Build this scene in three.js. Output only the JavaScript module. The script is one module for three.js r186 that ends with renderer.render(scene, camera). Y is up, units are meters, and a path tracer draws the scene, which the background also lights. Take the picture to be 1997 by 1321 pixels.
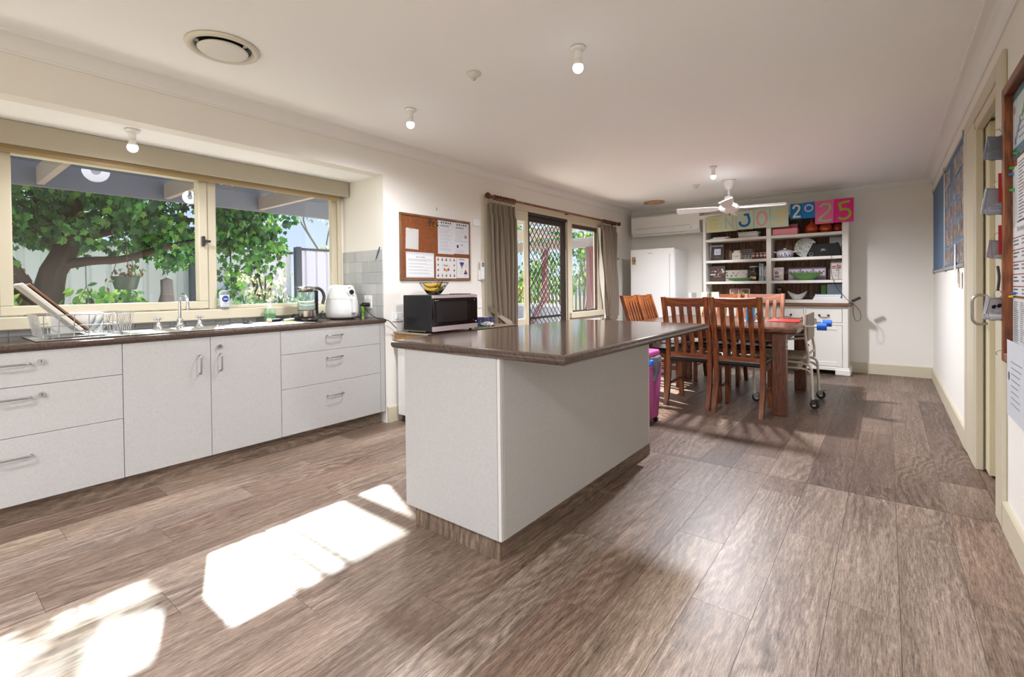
import * as THREE from 'three';
import { RoundedBoxGeometry } from 'three/addons/geometries/RoundedBoxGeometry.js';
import { ConvexGeometry } from 'three/addons/geometries/ConvexGeometry.js';
import { mergeGeometries } from 'three/addons/utils/BufferGeometryUtils.js';

// ---------- camera, sky, sun, exposure ----------
const scene = new THREE.Scene();
const F = 934.78, EYE = 1.17;
const camera = new THREE.PerspectiveCamera(2 * Math.atan(660.5 / F) * 180 / Math.PI, 1997 / 1321, 0.05, 200);
{
  const yaw = 0.66358, pitch = -0.0112, roll = -0.01139;
  const w = new THREE.Vector3(-Math.sin(yaw) * Math.cos(pitch), Math.sin(pitch), -Math.cos(yaw) * Math.cos(pitch));
  const r0 = new THREE.Vector3().crossVectors(w, new THREE.Vector3(0, 1, 0)).normalize(), u0 = new THREE.Vector3().crossVectors(r0, w);
  const r = r0.clone().multiplyScalar(Math.cos(roll)).addScaledVector(u0, Math.sin(roll));
  const u = u0.clone().multiplyScalar(Math.cos(roll)).addScaledVector(r0, -Math.sin(roll));
  camera.position.set(0, EYE, 0);
  camera.quaternion.setFromRotationMatrix(new THREE.Matrix4().makeBasis(r, u, w.clone().negate()));
  camera.setViewOffset(1997, 1321, 0, 89.47, 1997, 1321);
}
scene.add(camera);
const renderer = new THREE.WebGLRenderer({ antialias: true });
renderer.toneMapping = THREE.LinearToneMapping;
renderer.toneMappingExposure = 1.28;
renderer.shadowMap.enabled = true;

const SUN = 32, SKY = 0.72, LAMP = 7.6, LAMP_COLOR = 0xf7f8ff;
{ // clear sky: pale at the horizon, blue overhead
  const w = 64, h = 128, d = new Float32Array(w * h * 4);
  for (let j = 0; j < h; j++) for (let i = 0; i < w; i++) {
    const e = Math.max(0, Math.sin(((j + 0.5) / h - 0.5) * Math.PI)), t = Math.pow(e, 0.55);
    const k = (j * w + i) * 4;
    d[k] = SKY * (0.92 * (1 - t) + 0.34 * t); d[k + 1] = SKY * (1.08 * (1 - t) + 0.58 * t); d[k + 2] = SKY * (1.42 * (1 - t) + 1.2 * t); d[k + 3] = 1;
  }
  const t = new THREE.DataTexture(d, w, h, THREE.RGBAFormat, THREE.FloatType);
  t.mapping = THREE.EquirectangularReflectionMapping; t.magFilter = t.minFilter = THREE.LinearFilter; t.needsUpdate = true;
  scene.background = t;
}
const sun = new THREE.DirectionalLight(0xfff5e8, SUN);
sun.position.set(-3 - 14, 0.5 + 14 * 0.877, -4 - 14 * 0.40); sun.target.position.set(-3, 0.5, -4);
sun.castShadow = true; sun.shadow.radius = 1.6; sun.shadow.mapSize.set(2048, 2048);
Object.assign(sun.shadow.camera, { left: -10, right: 10, top: 8, bottom: -8, near: 1, far: 50 });
scene.add(sun, sun.target);

// ---------- helpers ----------
let seed = 7;
const rnd = () => { seed = (seed + 0x6D2B79F5) | 0; let t = Math.imul(seed ^ (seed >>> 15), 1 | seed); t = (t + Math.imul(t ^ (t >>> 7), 61 | t)) ^ t; return ((t ^ (t >>> 14)) >>> 0) / 4294967296; };
const rr = (a, b) => a + (b - a) * rnd();
const V = (x, y, z) => new THREE.Vector3(x, y, z);
const PI = Math.PI;
const mat = (color, roughness = 0.6, o = {}) => {
  const phys = ['clearcoat', 'transmission', 'sheen', 'ior', 'thickness', 'specularIntensity'].some(k => k in o);
  return new (phys ? THREE.MeshPhysicalMaterial : THREE.MeshStandardMaterial)({ color, roughness, ...o });
};
const counts = {};
const numbered = n => { const k = counts[n] = (counts[n] ?? -1) + 1; return k ? `${n}_${String(k).padStart(3, '0')}` : n; };
const place = (o, p, r) => { if (p) o.position.set(...p); if (r) o.rotation.set(...r); return o; };
function mesh(parent, name, geo, m, p, r) {
  const o = new THREE.Mesh(geo, m); o.name = name; o.castShadow = o.receiveShadow = true; place(o, p, r); parent.add(o); return o;
}
const tag = (o, label, category, group) => { Object.assign(o.userData, { label, category }); if (group) o.userData.group = group; return o; };
function thing(name, label, category, p = [0, 0, 0], ry = 0, group) {
  const o = new THREE.Group(); o.name = numbered(name); o.position.set(...p); o.rotation.y = ry; scene.add(o); return tag(o, label, category, group);
}
function single(name, label, category, geo, m, p, r, group) { const o = mesh(scene, numbered(name), geo, m, p, r); return tag(o, label, category, group); }
function struct(name, geo, m, p, r) {
  const o = geo ? mesh(scene, name, geo, m, p, r) : place(new THREE.Group(), p, r);
  if (!geo) { o.name = name; scene.add(o); } o.userData.kind = 'structure'; return o;
}
function copy(src, p, ry, label, group) { const c = src.clone(); c.name = numbered(src.name.replace(/_\d{3}$/, '')); c.userData = { ...src.userData }; c.position.set(...p); c.rotation.y = ry; if (label) c.userData.label = label; if (group) c.userData.group = group; scene.add(c); return c; }
// uv in metres by the dominant normal; long: axis that carries the grain (v)
function uvm(geo, grain = 'y', ou = 0, ov = 0) {
  const g = geo.index ? geo.toNonIndexed() : geo; g.computeVertexNormals();
  const p = g.attributes.position, n = g.attributes.normal, uv = new Float32Array(p.count * 2);
  for (let i = 0; i < p.count; i++) {
    const a = [Math.abs(n.getX(i)), Math.abs(n.getY(i)), Math.abs(n.getZ(i))], P = [p.getX(i), p.getY(i), p.getZ(i)], gi = 'xyz'.indexOf(grain);
    const m = a.indexOf(Math.max(...a)); let us = [0, 1, 2].filter(k => k !== m);
    if (m !== gi) us = [us.find(k => k !== gi), gi];
    uv[2 * i] = P[us[0]] + ou; uv[2 * i + 1] = P[us[1]] + ov;
  }
  g.setAttribute('uv', new THREE.BufferAttribute(uv, 2)); return g;
}
const box = (w, h, d) => new THREE.BoxGeometry(w, h, d);
function cbox(w, h, d, c = 0.003) { // chamfered box
  const P = []; const x = w / 2, y = h / 2, z = d / 2;
  for (const sx of [-1, 1]) for (const sy of [-1, 1]) for (const sz of [-1, 1]) P.push(V(sx * (x - c), sy * (y - c), sz * z), V(sx * (x - c), sy * y, sz * (z - c)), V(sx * x, sy * (y - c), sz * (z - c)));
  return new ConvexGeometry(P);
}
const rbox = (w, h, d, r = 0.01, s = 2) => new RoundedBoxGeometry(w, h, d, s, Math.min(r, w / 2.01, h / 2.01, d / 2.01));
const cyl = (r1, r2, h, n = 20) => new THREE.CylinderGeometry(r1, r2, h, n);
const lathe = (pts, n = 28) => new THREE.LatheGeometry(pts.map(p => new THREE.Vector2(p[0], p[1])), n);
const tube = (pts, r, n = 8, seg) => new THREE.TubeGeometry(new THREE.CatmullRomCurve3(pts.map(p => Array.isArray(p) ? V(...p) : p), false, 'centripetal'), seg ?? Math.max(2, pts.length * 4), r, n, false);
const wire = (a, b, r, n = 6) => new THREE.TubeGeometry(new THREE.LineCurve3(V(...a), V(...b)), 1, r, n, false);
const shape = pts => new THREE.Shape(pts.map(p => new THREE.Vector2(p[0], p[1])));
const hole = pts => new THREE.Path(pts.map(p => new THREE.Vector2(p[0], p[1])));
const ext = (s, depth, o = {}) => new THREE.ExtrudeGeometry(s, { depth, bevelEnabled: false, curveSegments: 12, ...o });
// box between absolute world bounds, as a child of a group that stands unrotated at g.position
function bx(g, name, m, x0, x1, y0, y1, z0, z1, c = 0, grain) {
  const w = Math.abs(x1 - x0), h = Math.abs(y1 - y0), d = Math.abs(z1 - z0), q = g.isScene ? V(0, 0, 0) : g.getWorldPosition(V(0, 0, 0));
  let geo = c ? cbox(w, h, d, Math.min(c, w / 3, h / 3, d / 3)) : box(w, h, d);
  if (grain) geo = uvm(geo, grain, rnd() * 7, rnd() * 7);
  return mesh(g, name, geo, m, [(x0 + x1) / 2 - q.x, (y0 + y1) / 2 - q.y, (z0 + z1) / 2 - q.z]);
}
// extruded polygon standing in the z-y plane, thickness towards -x from x
const slabX = (pts, holes, thick) => { const s = shape(pts.map(([z, y]) => [-z, y])); for (const h of holes) s.holes.push(hole(h.map(([z, y]) => [-z, y]))); const g = ext(s, thick); g.rotateY(PI / 2); g.translate(-thick, 0, 0); return g; };
// ---------- textures ----------
const hash = (x, y, s) => { let h = Math.imul(x, 374761393) ^ Math.imul(y, 668265263) ^ Math.imul(s, 1274126177); h = Math.imul(h ^ (h >>> 13), 1274126177); return ((h ^ (h >>> 16)) >>> 0) / 4294967296; };
function noise(x, y, px, py, s) { // value noise, repeats after px, py cells
  const ix = Math.floor(x), iy = Math.floor(y), fx = x - ix, fy = y - iy, u = fx * fx * (3 - 2 * fx), v = fy * fy * (3 - 2 * fy);
  const a = ((ix % px) + px) % px, b = (a + 1) % px, c = ((iy % py) + py) % py, d = (c + 1) % py;
  return (hash(a, c, s) * (1 - u) + hash(b, c, s) * u) * (1 - v) + (hash(a, d, s) * (1 - u) + hash(b, d, s) * u) * v;
}
const lerp = (a, b, t) => a + (b - a) * t, clamp = (x, a = 0, b = 1) => Math.min(b, Math.max(a, x));
const mix3 = (a, b, t) => [lerp(a[0], b[0], t), lerp(a[1], b[1], t), lerp(a[2], b[2], t)];
function dataTex(w, h, fn, sx, sy, srgb = true) { // sx, sy: metres covered
  const d = new Uint8Array(w * h * 4);
  for (let j = 0; j < h; j++) for (let i = 0; i < w; i++) { const c = fn(i / w, j / h), k = (j * w + i) * 4; d[k] = clamp(c[0], 0, 255); d[k + 1] = clamp(c[1], 0, 255); d[k + 2] = clamp(c[2], 0, 255); d[k + 3] = 255; }
  const t = new THREE.DataTexture(d, w, h); t.wrapS = t.wrapT = THREE.RepeatWrapping; t.magFilter = THREE.LinearFilter; t.minFilter = THREE.LinearMipmapLinearFilter; t.generateMipmaps = true;
  t.repeat.set(1 / sx, 1 / sy); if (srgb) t.colorSpace = THREE.SRGBColorSpace; t.needsUpdate = true; return t;
}
function woodTex(s, dark, light, w, h, sx, sy, rings = 9, warp = 2.4, streak = 0.5) {
  return dataTex(w, h, (x, y) => {
    const q = noise(x * 3, y * 3, 3, 3, s) + 0.5 * noise(x * 6, y * 7, 6, 7, s + 1) + 0.22 * noise(x * 14, y * 20, 14, 20, s + 2);
    const f = x * rings + warp * q, r = Math.abs((f % 1) - 0.5) * 2;
    const fine = noise(x * w / 3, y * h / 26, Math.round(w / 3), Math.round(h / 26), s + 3), mid = noise(x * w / 9, y * h / 80, Math.round(w / 9), Math.round(h / 80), s + 4), big = noise(x * 4, y * 4, 4, 4, s + 5);
    const pore = noise(x * w / 2.5, y * h / 14, Math.round(w / 2.5), Math.round(h / 14), s + 6);
    let t = 0.5 + 0.30 * (r * r * (3 - 2 * r) - 0.5) * (0.4 + big) + streak * (fine - 0.5) + 0.42 * (mid - 0.5) + 0.3 * (big - 0.5);
    if (pore > 0.82) t -= (pore - 0.82) * 2.2;
    return mix3(dark, light, clamp(t, 0, 1.1));
  }, sx, sy);
}
function canvasTex(w, h, draw) {
  const c = document.createElement('canvas'); c.width = w; c.height = h; const g = c.getContext('2d'); draw(g, w, h);
  const t = new THREE.CanvasTexture(c); t.colorSpace = THREE.SRGBColorSpace; return t;
}
const cmat = (w, h, draw, rough = 0.7, o = {}) => mat(0xe0e0e0, rough, { map: canvasTex(w, h, draw), ...o });
const fill = (g, c, x, y, w, h) => { g.fillStyle = c; g.fillRect(x, y, w, h); };
const txt = (g, s, x, y, px, c, o = {}) => { g.fillStyle = c; g.font = `${o.w ?? 'bold'} ${px}px ${o.f ?? 'sans-serif'}`; g.textAlign = o.a ?? 'center'; g.textBaseline = 'middle'; g.fillText(s, x, y); };
const lines = (g, x, y, w, n, gap, c, t = 2) => { for (let i = 0; i < n; i++) fill(g, c, x, y + i * gap, w * (0.6 + 0.4 * rnd()), t); };
const disc = (g, c, x, y, r) => { g.fillStyle = c; g.beginPath(); g.arc(x, y, r, 0, 2 * PI); g.fill(); };
// box whose +z (or other) face carries a print: materials per side
const printed = (side, front) => [side, side, side, side, front, side];

// ---------- materials ----------
const fineGrain = dataTex(256, 256, (x, y) => { const n = 238 + 14 * noise(x * 128, y * 128, 128, 128, 3) + 6 * noise(x * 40, y * 40, 40, 40, 5); return [n, n, n]; }, 0.35, 0.35);
const M = {
  wall: mat(0xe7e3db, 0.85), ceil: mat(0xf6f6f5, 0.9), trim: mat(0xc9c0a8, 0.45), cornice: mat(0xe6e5e1, 0.7),
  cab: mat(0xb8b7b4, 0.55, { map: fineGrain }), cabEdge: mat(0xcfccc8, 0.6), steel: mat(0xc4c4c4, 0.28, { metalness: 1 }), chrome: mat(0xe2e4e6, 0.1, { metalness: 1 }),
  nickel: mat(0xa9a7a3, 0.35, { metalness: 1 }), white: mat(0xe9e8e5, 0.4), whiteGloss: mat(0xe8e8e6, 0.25), black: mat(0x121212, 0.4), blackGloss: mat(0x0a0a0a, 0.12), rubber: mat(0x232325, 0.8),
  grout: mat(0xd8d8d4, 0.8), tile: mat(0xb9bab8, 0.12), darkMetal: mat(0x2e2420, 0.5), paper: mat(0xeeeeec, 0.8), cork: null,
  glass: mat(0xffffff, 0.0, { transmission: 1, thickness: 0, ior: 1.5 }), beigeTube: mat(0xc9bfae, 0.4), tan: mat(0x8d7d6c, 0.55), blue: mat(0x1f62c8, 0.7),
  bark: mat(0x3a2e27, 0.95), leafDark: mat(0x2d7a2a, 0.6, { transmission: 0.3, thickness: 0 }), leafLight: mat(0x7fae3a, 0.7, { transmission: 0.5, thickness: 0 }), leafGrey: mat(0x93a890, 0.8, { transmission: 0.35, thickness: 0 }),
  brick: mat(0x7a4a40, 0.9), fence: mat(0xd4d5e4, 0.6), fenceDark: mat(0x3d4654, 0.6), leather: mat(0x1c1715, 0.3),
};
M.cork = mat(0xffffff, 0.95, { map: dataTex(256, 256, (x, y) => { const n = noise(x * 90, y * 90, 90, 90, 11), m = noise(x * 30, y * 30, 30, 30, 12); return mix3([92, 48, 20], [146, 84, 42], clamp(0.2 + 0.5 * n + 0.4 * m)); }, 0.3, 0.3) });
function oakTex(s, dark, light) { // limed oak: fine pores, cathedral figure
  const W = 1024, H = 2048;
  return dataTex(W, H, (x, y) => {
    const q = noise(x * 4, y * 3, 4, 3, s) + 0.45 * noise(x * 8, y * 8, 8, 8, s + 1) + 0.16 * noise(x * 24, y * 30, 24, 30, s + 2);
    const f = x * 20 + 5.2 * q, r = Math.abs((f % 1) - 0.5) * 2, fig = noise(x * 4, y * 5, 4, 5, s + 9);
    const fine = noise(x * 340, y * 70, 340, 70, s + 3), hair = noise(x * 500, y * 240, 500, 240, s + 7), mid = noise(x * 60, y * 12, 60, 12, s + 4), big = noise(x * 5, y * 4, 5, 4, s + 5);
    let t = 0.55 + 0.4 * (r - 0.5) * clamp(fig * 1.9 - 0.5) + 0.46 * (fine - 0.5) + 0.26 * (hair - 0.5) + 0.26 * (mid - 0.5) + 0.3 * (big - 0.5);
    const pore = noise(x * 420, y * 90, 420, 90, s + 6); if (pore > 0.8) t -= (pore - 0.8) * 1.6;
    return mix3(dark, light, clamp(t, 0, 1.1));
  }, 0.82, 2.46);
}
const floorTex = [oakTex(21, [84, 70, 59], [190, 175, 160]), oakTex(57, [80, 67, 57], [182, 166, 152])];
const floorMats = (tints) => tints.flatMap(c => floorTex.map(map => mat(c, 0.42, { map, bumpMap: map, bumpScale: 0.0006 })));
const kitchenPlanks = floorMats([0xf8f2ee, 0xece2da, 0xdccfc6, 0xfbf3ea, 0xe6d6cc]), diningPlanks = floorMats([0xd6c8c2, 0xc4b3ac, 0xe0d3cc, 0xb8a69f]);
const kickMat = mat(0xd8cfc6, 0.5, { map: floorTex[0] });
const redWood = woodTex(91, [74, 36, 15], [152, 85, 40], 256, 1024, 0.4, 1.6, 6, 2.2, 0.45);
M.chair = mat(0xffffff, 0.32, { map: redWood }); M.rod = mat(0xffffff, 0.3, { map: redWood }); M.ringWood = mat(0x5c2413, 0.35);
M.table = mat(0xffffff, 0.22, { map: woodTex(77, [52, 30, 20], [120, 76, 52], 256, 1024, 0.4, 1.6, 7, 2.6, 0.5) });
M.tableLeg = mat(0xffffff, 0.4, { map: woodTex(78, [64, 32, 18], [124, 72, 44], 256, 512, 0.3, 0.9, 4, 2.6, 0.45) });
M.backBoard = mat(0xffffff, 0.7, { map: woodTex(79, [62, 42, 28], [130, 94, 68], 256, 512, 0.3, 0.9, 5, 2, 0.5) });
M.counterWood = mat(0xffffff, 0.45, { map: woodTex(80, [92, 60, 38], [146, 104, 70], 256, 512, 0.3, 0.9, 5, 2, 0.5) });
M.paleWood = mat(0xffffff, 0.55, { map: woodTex(81, [150, 112, 66], [206, 170, 116], 256, 512, 0.3, 0.9, 5, 2, 0.4) });
const speckle = dataTex(512, 512, (x, y) => { const n = noise(x * 200, y * 200, 200, 200, 31), m = noise(x * 70, y * 70, 70, 70, 32), t = clamp(0.15 + 0.6 * n + 0.35 * (m - 0.4)); return mix3([66, 55, 49], [128, 112, 102], t); }, 0.4, 0.4);
M.worktop = mat(0xd0c8c2, 0.1, { map: speckle });

// ---------- room shell ----------
const XL = -3.44, XR = 0.445, ZB = -7.73, ZR = 3.2, CE = 2.45, XW = -4.05, RZ = -2.6, RT = 2.16, RZ2 = 1.2;
{ // floor: planks of 205 mm along the room, the dining end laid as a field of its own
  const fl = struct('floor');
  mesh(fl, 'subfloor', box(5.4, 0.1, 11.3), M.grout, [-1.85, -0.064, -2.27]);
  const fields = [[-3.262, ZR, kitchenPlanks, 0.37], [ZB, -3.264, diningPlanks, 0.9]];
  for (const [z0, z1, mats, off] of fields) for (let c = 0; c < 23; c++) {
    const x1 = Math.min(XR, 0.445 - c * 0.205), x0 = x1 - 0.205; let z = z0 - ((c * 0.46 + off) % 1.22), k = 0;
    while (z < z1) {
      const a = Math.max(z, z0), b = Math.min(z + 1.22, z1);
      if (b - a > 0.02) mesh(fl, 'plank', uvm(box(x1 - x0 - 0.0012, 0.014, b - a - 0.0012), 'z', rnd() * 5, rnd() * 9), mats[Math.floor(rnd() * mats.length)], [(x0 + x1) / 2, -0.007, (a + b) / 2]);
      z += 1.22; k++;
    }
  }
}
struct('ceiling', box(5.0, 0.12, 11.3), M.ceil, [-1.85, CE + 0.06, -2.27]);
mesh(scene.getObjectByName('floor'), 'plank', uvm(box(0.125, 0.014, 0.78), 'z'), diningPlanks[2], [XR + 0.064, -0.007, -3.77]);
// left wall: kitchen recess, sliding-door opening with its side lights
struct('wall_left', slabX([[ZR, 0], [RZ2, 0], [RZ2, RT], [RZ, RT], [RZ, 0], [-3.93, 0], [-3.93, 2.1], [-6.6, 2.1], [-6.6, 0.74], [-5.66, 0.74], [-5.66, 0], [ZB - 0.12, 0], [ZB - 0.12, CE], [ZR, CE]], [], 0.12), M.wall, [XL, 0, 0]);
struct('wall_right', slabX([[ZR, 0], [-3.37, 0], [-3.37, 2.14], [-4.16, 2.14], [-4.16, 0], [ZB - 0.12, 0], [ZB - 0.12, CE], [ZR, CE]], [], 0.12), M.wall, [XR + 0.12, 0, 0]);
struct('wall_back', box(XR - XL + 0.24, CE, 0.12), M.wall, [(XL + XR) / 2, CE / 2, ZB - 0.06]);
{ // rear wall behind the camera with a wide window
  const g = ext((() => { const s = shape([[XL - 0.12, 0], [XR + 0.12, 0], [XR + 0.12, CE], [XL - 0.12, CE]]); s.holes.push(hole([[-3.0, 0.35], [-0.2, 0.35], [-0.2, 2.15], [-3.0, 2.15]])); return s; })(), 0.12);
  struct('wall_rear', g, M.wall, [0, 0, ZR]);
  const w = struct('window_4');
  for (const [a, b, c, d] of [[-3.0, -0.2, 0.35, 0.41], [-3.0, -0.2, 2.09, 2.15], [-3.0, -2.94, 0.41, 2.09], [-0.26, -0.2, 0.41, 2.09], [-1.63, -1.57, 0.41, 2.09]]) bx(w, 'frame', M.trim, a, b, c, d, ZR + 0.02, ZR + 0.09, 0.004);
  bx(w, 'pane', M.glass, -2.95, -0.25, 0.4, 2.1, ZR + 0.05, ZR + 0.052);
}
// recess round the bench
struct('wall_recess_side', box(0.61, RT + 0.1, 0.12), M.wall, [XL - 0.425, (RT + 0.1) / 2, RZ - 0.06]);
struct('wall_recess_end', box(0.61, RT + 0.1, 0.12), M.wall, [XL - 0.425, (RT + 0.1) / 2, RZ2 + 0.06]);
struct('wall_recess_back', slabX([[RZ2, 0], [RZ, 0], [RZ, RT], [RZ2, RT]], [[[RZ2 - 0.06, 1.0], [RZ + 0.03, 1.0], [RZ + 0.03, 2.1], [RZ2 - 0.06, 2.1]]], 0.12), M.wall, [XW, 0, 0]);
struct('ceiling_recess', box(0.61, 0.12, RZ2 - RZ), M.ceil, [XL - 0.425, RT + 0.06, (RZ + RZ2) / 2]);
{ // cove cornice
  const prof = [[0, 2.362], [0.01, 2.362], [0.012, 2.372]]; for (let i = 0; i <= 8; i++) { const a = i / 8 * PI / 2; prof.push([0.082 - 0.066 * Math.cos(a), 2.376 + 0.062 * Math.sin(a)]); } prof.push([0.09, 2.44], [0.092, 2.45], [0, 2.45]);
  const left = ext(shape(prof), ZR - ZB); struct('trim_1', left, M.cornice, [XL, 0, ZB]);
  const right = ext(shape(prof.map(([x, y]) => [-x, y]).reverse()), ZR - ZB); struct('trim_2', right, M.cornice, [XR, 0, ZB]);
  const back = ext(shape(prof.map(([x, y]) => [-x, y]).reverse()), XR - XL); back.rotateY(PI / 2); struct('trim_3', back, M.cornice, [XL, 0, ZB]);
}
{ // skirting boards with an eased top edge
  const prof = t => shape([[0, 0], [t, 0], [t, 0.128], [t - 0.006, 0.138], [0, 0.138]]);
  const run = (name, z0, z1) => struct(name, ext(prof(0.018), z1 - z0), M.trim, [XL, 0, z0]);
  run('baseboard_left', -3.9, RZ - 0.01); run('baseboard_left_far', ZB, -5.72);
  const bk = ext(shape([[0, 0], [0, 0.138], [-0.012, 0.138], [-0.018, 0.128], [-0.018, 0]]), 0.86); bk.rotateY(PI / 2); struct('baseboard_back', bk, M.trim, [-0.41, 0, ZB]);
  const rt = (name, z0, z1) => struct(name, ext(shape([[0, 0], [0, 0.138], [-0.012, 0.138], [-0.018, 0.128], [-0.018, 0]]), z1 - z0), M.trim, [XR, 0, z0]);
  rt('baseboard_right_far', ZB, -4.59); rt('baseboard_right', -3.2, ZR);
}
{ // wall tiles: end of the recess, and one course under the sill
  const geo = cbox(0.0965, 0.0965, 0.007, 0.0015), tiles = [0xb9bab8, 0xb2b4b3, 0xc0c0bd].map(c => mat(c, 0.1)), end = scene.getObjectByName('wall_recess_side'), q = end.position;
  mesh(end, 'grout', box(0.605, 0.606, 0.004), M.grout, [-3.7475 - q.x, 1.215 - q.y, RZ + 0.002 - q.z]);
  for (let i = 0; i < 6; i++) for (let j = 0; j < 6; j++) mesh(end, 'tile', geo, tiles[Math.floor(rnd() * 3)], [-3.5 - i * 0.0995 - q.x, 0.965 + j * 0.0998 - q.y, RZ + 0.006 - q.z]);
  const back = scene.getObjectByName('wall_recess_back'), strip = cbox(0.007, 0.036, 0.098, 0.0015), qb = back.position;
  for (let i = 0; i < 37; i++) mesh(back, 'tile', strip, tiles[Math.floor(rnd() * 3)], [XW + 0.004 - qb.x, 0.932 - qb.y, RZ + 0.06 + i * 0.1 - qb.z]);
}
{ // kitchen window: two sashes and a fixed light
  const w = struct('window_1'), t = M.trim, x0 = -4.13, x1 = XW + 0.012;
  bx(w, 'sill', t, -4.15, -3.985, 0.953, 1.03, RZ + 0.006, RZ2 - 0.01, 0.006);
  bx(w, 'head', t, x0, x1, 2.03, 2.1, RZ + 0.03, RZ2 - 0.06, 0.004);
  for (const [a, b] of [[RZ + 0.03, -2.535], [-1.5, -1.44], [-0.352, -0.30], [1.08, 1.14]]) bx(w, 'jamb', t, x0, x1 + 0.006, 1.03, 2.03, a, b, 0.005);
  bx(w, 'bottom_rail', t, x0, x1, 1.03, 1.056, -2.535, -1.5, 0.004); bx(w, 'stop_bead', t, x0 + 0.02, x1 - 0.02, 1.056, 2.03, -2.535, -2.485, 0.004);
  const sash = (a, b) => { bx(w, 'sash_rail', t, x0 + 0.02, x1 + 0.014, 1.036, 1.092, a, b, 0.005); bx(w, 'sash_rail', t, x0 + 0.02, x1 + 0.014, 1.99, 2.03, a, b, 0.005); bx(w, 'sash_stile', t, x0 + 0.02, x1 + 0.014, 1.092, 1.99, a, a + 0.058, 0.005); bx(w, 'sash_stile', t, x0 + 0.02, x1 + 0.014, 1.092, 1.99, b - 0.058, b, 0.005); };
  sash(-1.438, -0.356); sash(-0.298, 1.078);
  bx(w, 'pane', M.glass, -4.09, -4.087, 1.05, 2.035, -2.5, -1.49); bx(w, 'pane', M.glass, -4.075, -4.072, 1.085, 2.0, -1.39, -0.405); bx(w, 'pane', M.glass, -4.075, -4.072, 1.085, 2.0, -0.245, 1.025);
  const l = mesh(w, 'latch', cbox(0.022, 0.075, 0.02, 0.004), M.darkMetal, [-4.014, 1.54, -1.405]); mesh(l, 'latch_lever', cbox(0.016, 0.018, 0.05, 0.004), M.darkMetal, [0.012, 0, -0.02]);
}
{ // pelmet with rolled blind
  const p = thing('blind_pelmet', 'long beige boxed pelmet over the kitchen window with a rolled blind under it', 'pelmet', [-3.99, RT, -0.7]);
  const pm = mat(0xbdb4a0, 0.75, { map: fineGrain });
  bx(p, 'fascia', pm, -3.953, -3.935, 2.022, RT - 0.002, RZ + 0.008, RZ2 - 0.02, 0.003);
  bx(p, 'end_board', pm, -4.04, -3.953, 2.022, RT - 0.002, RZ + 0.008, RZ + 0.022, 0.003);
  const rl = cyl(0.033, 0.033, 3.62, 16); rl.rotateX(PI / 2); mesh(p, 'blind_roll', rl, mat(0x8f7b55, 0.6), [-3.995 + 3.99, 2.03 - RT, -0.7 + 0.7]);
  bx(p, 'bottom_bar', mat(0xa08a62, 0.5), -4.0, -3.975, 1.983, 2.008, RZ + 0.1, RZ2 - 0.1, 0.004);
}
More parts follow.
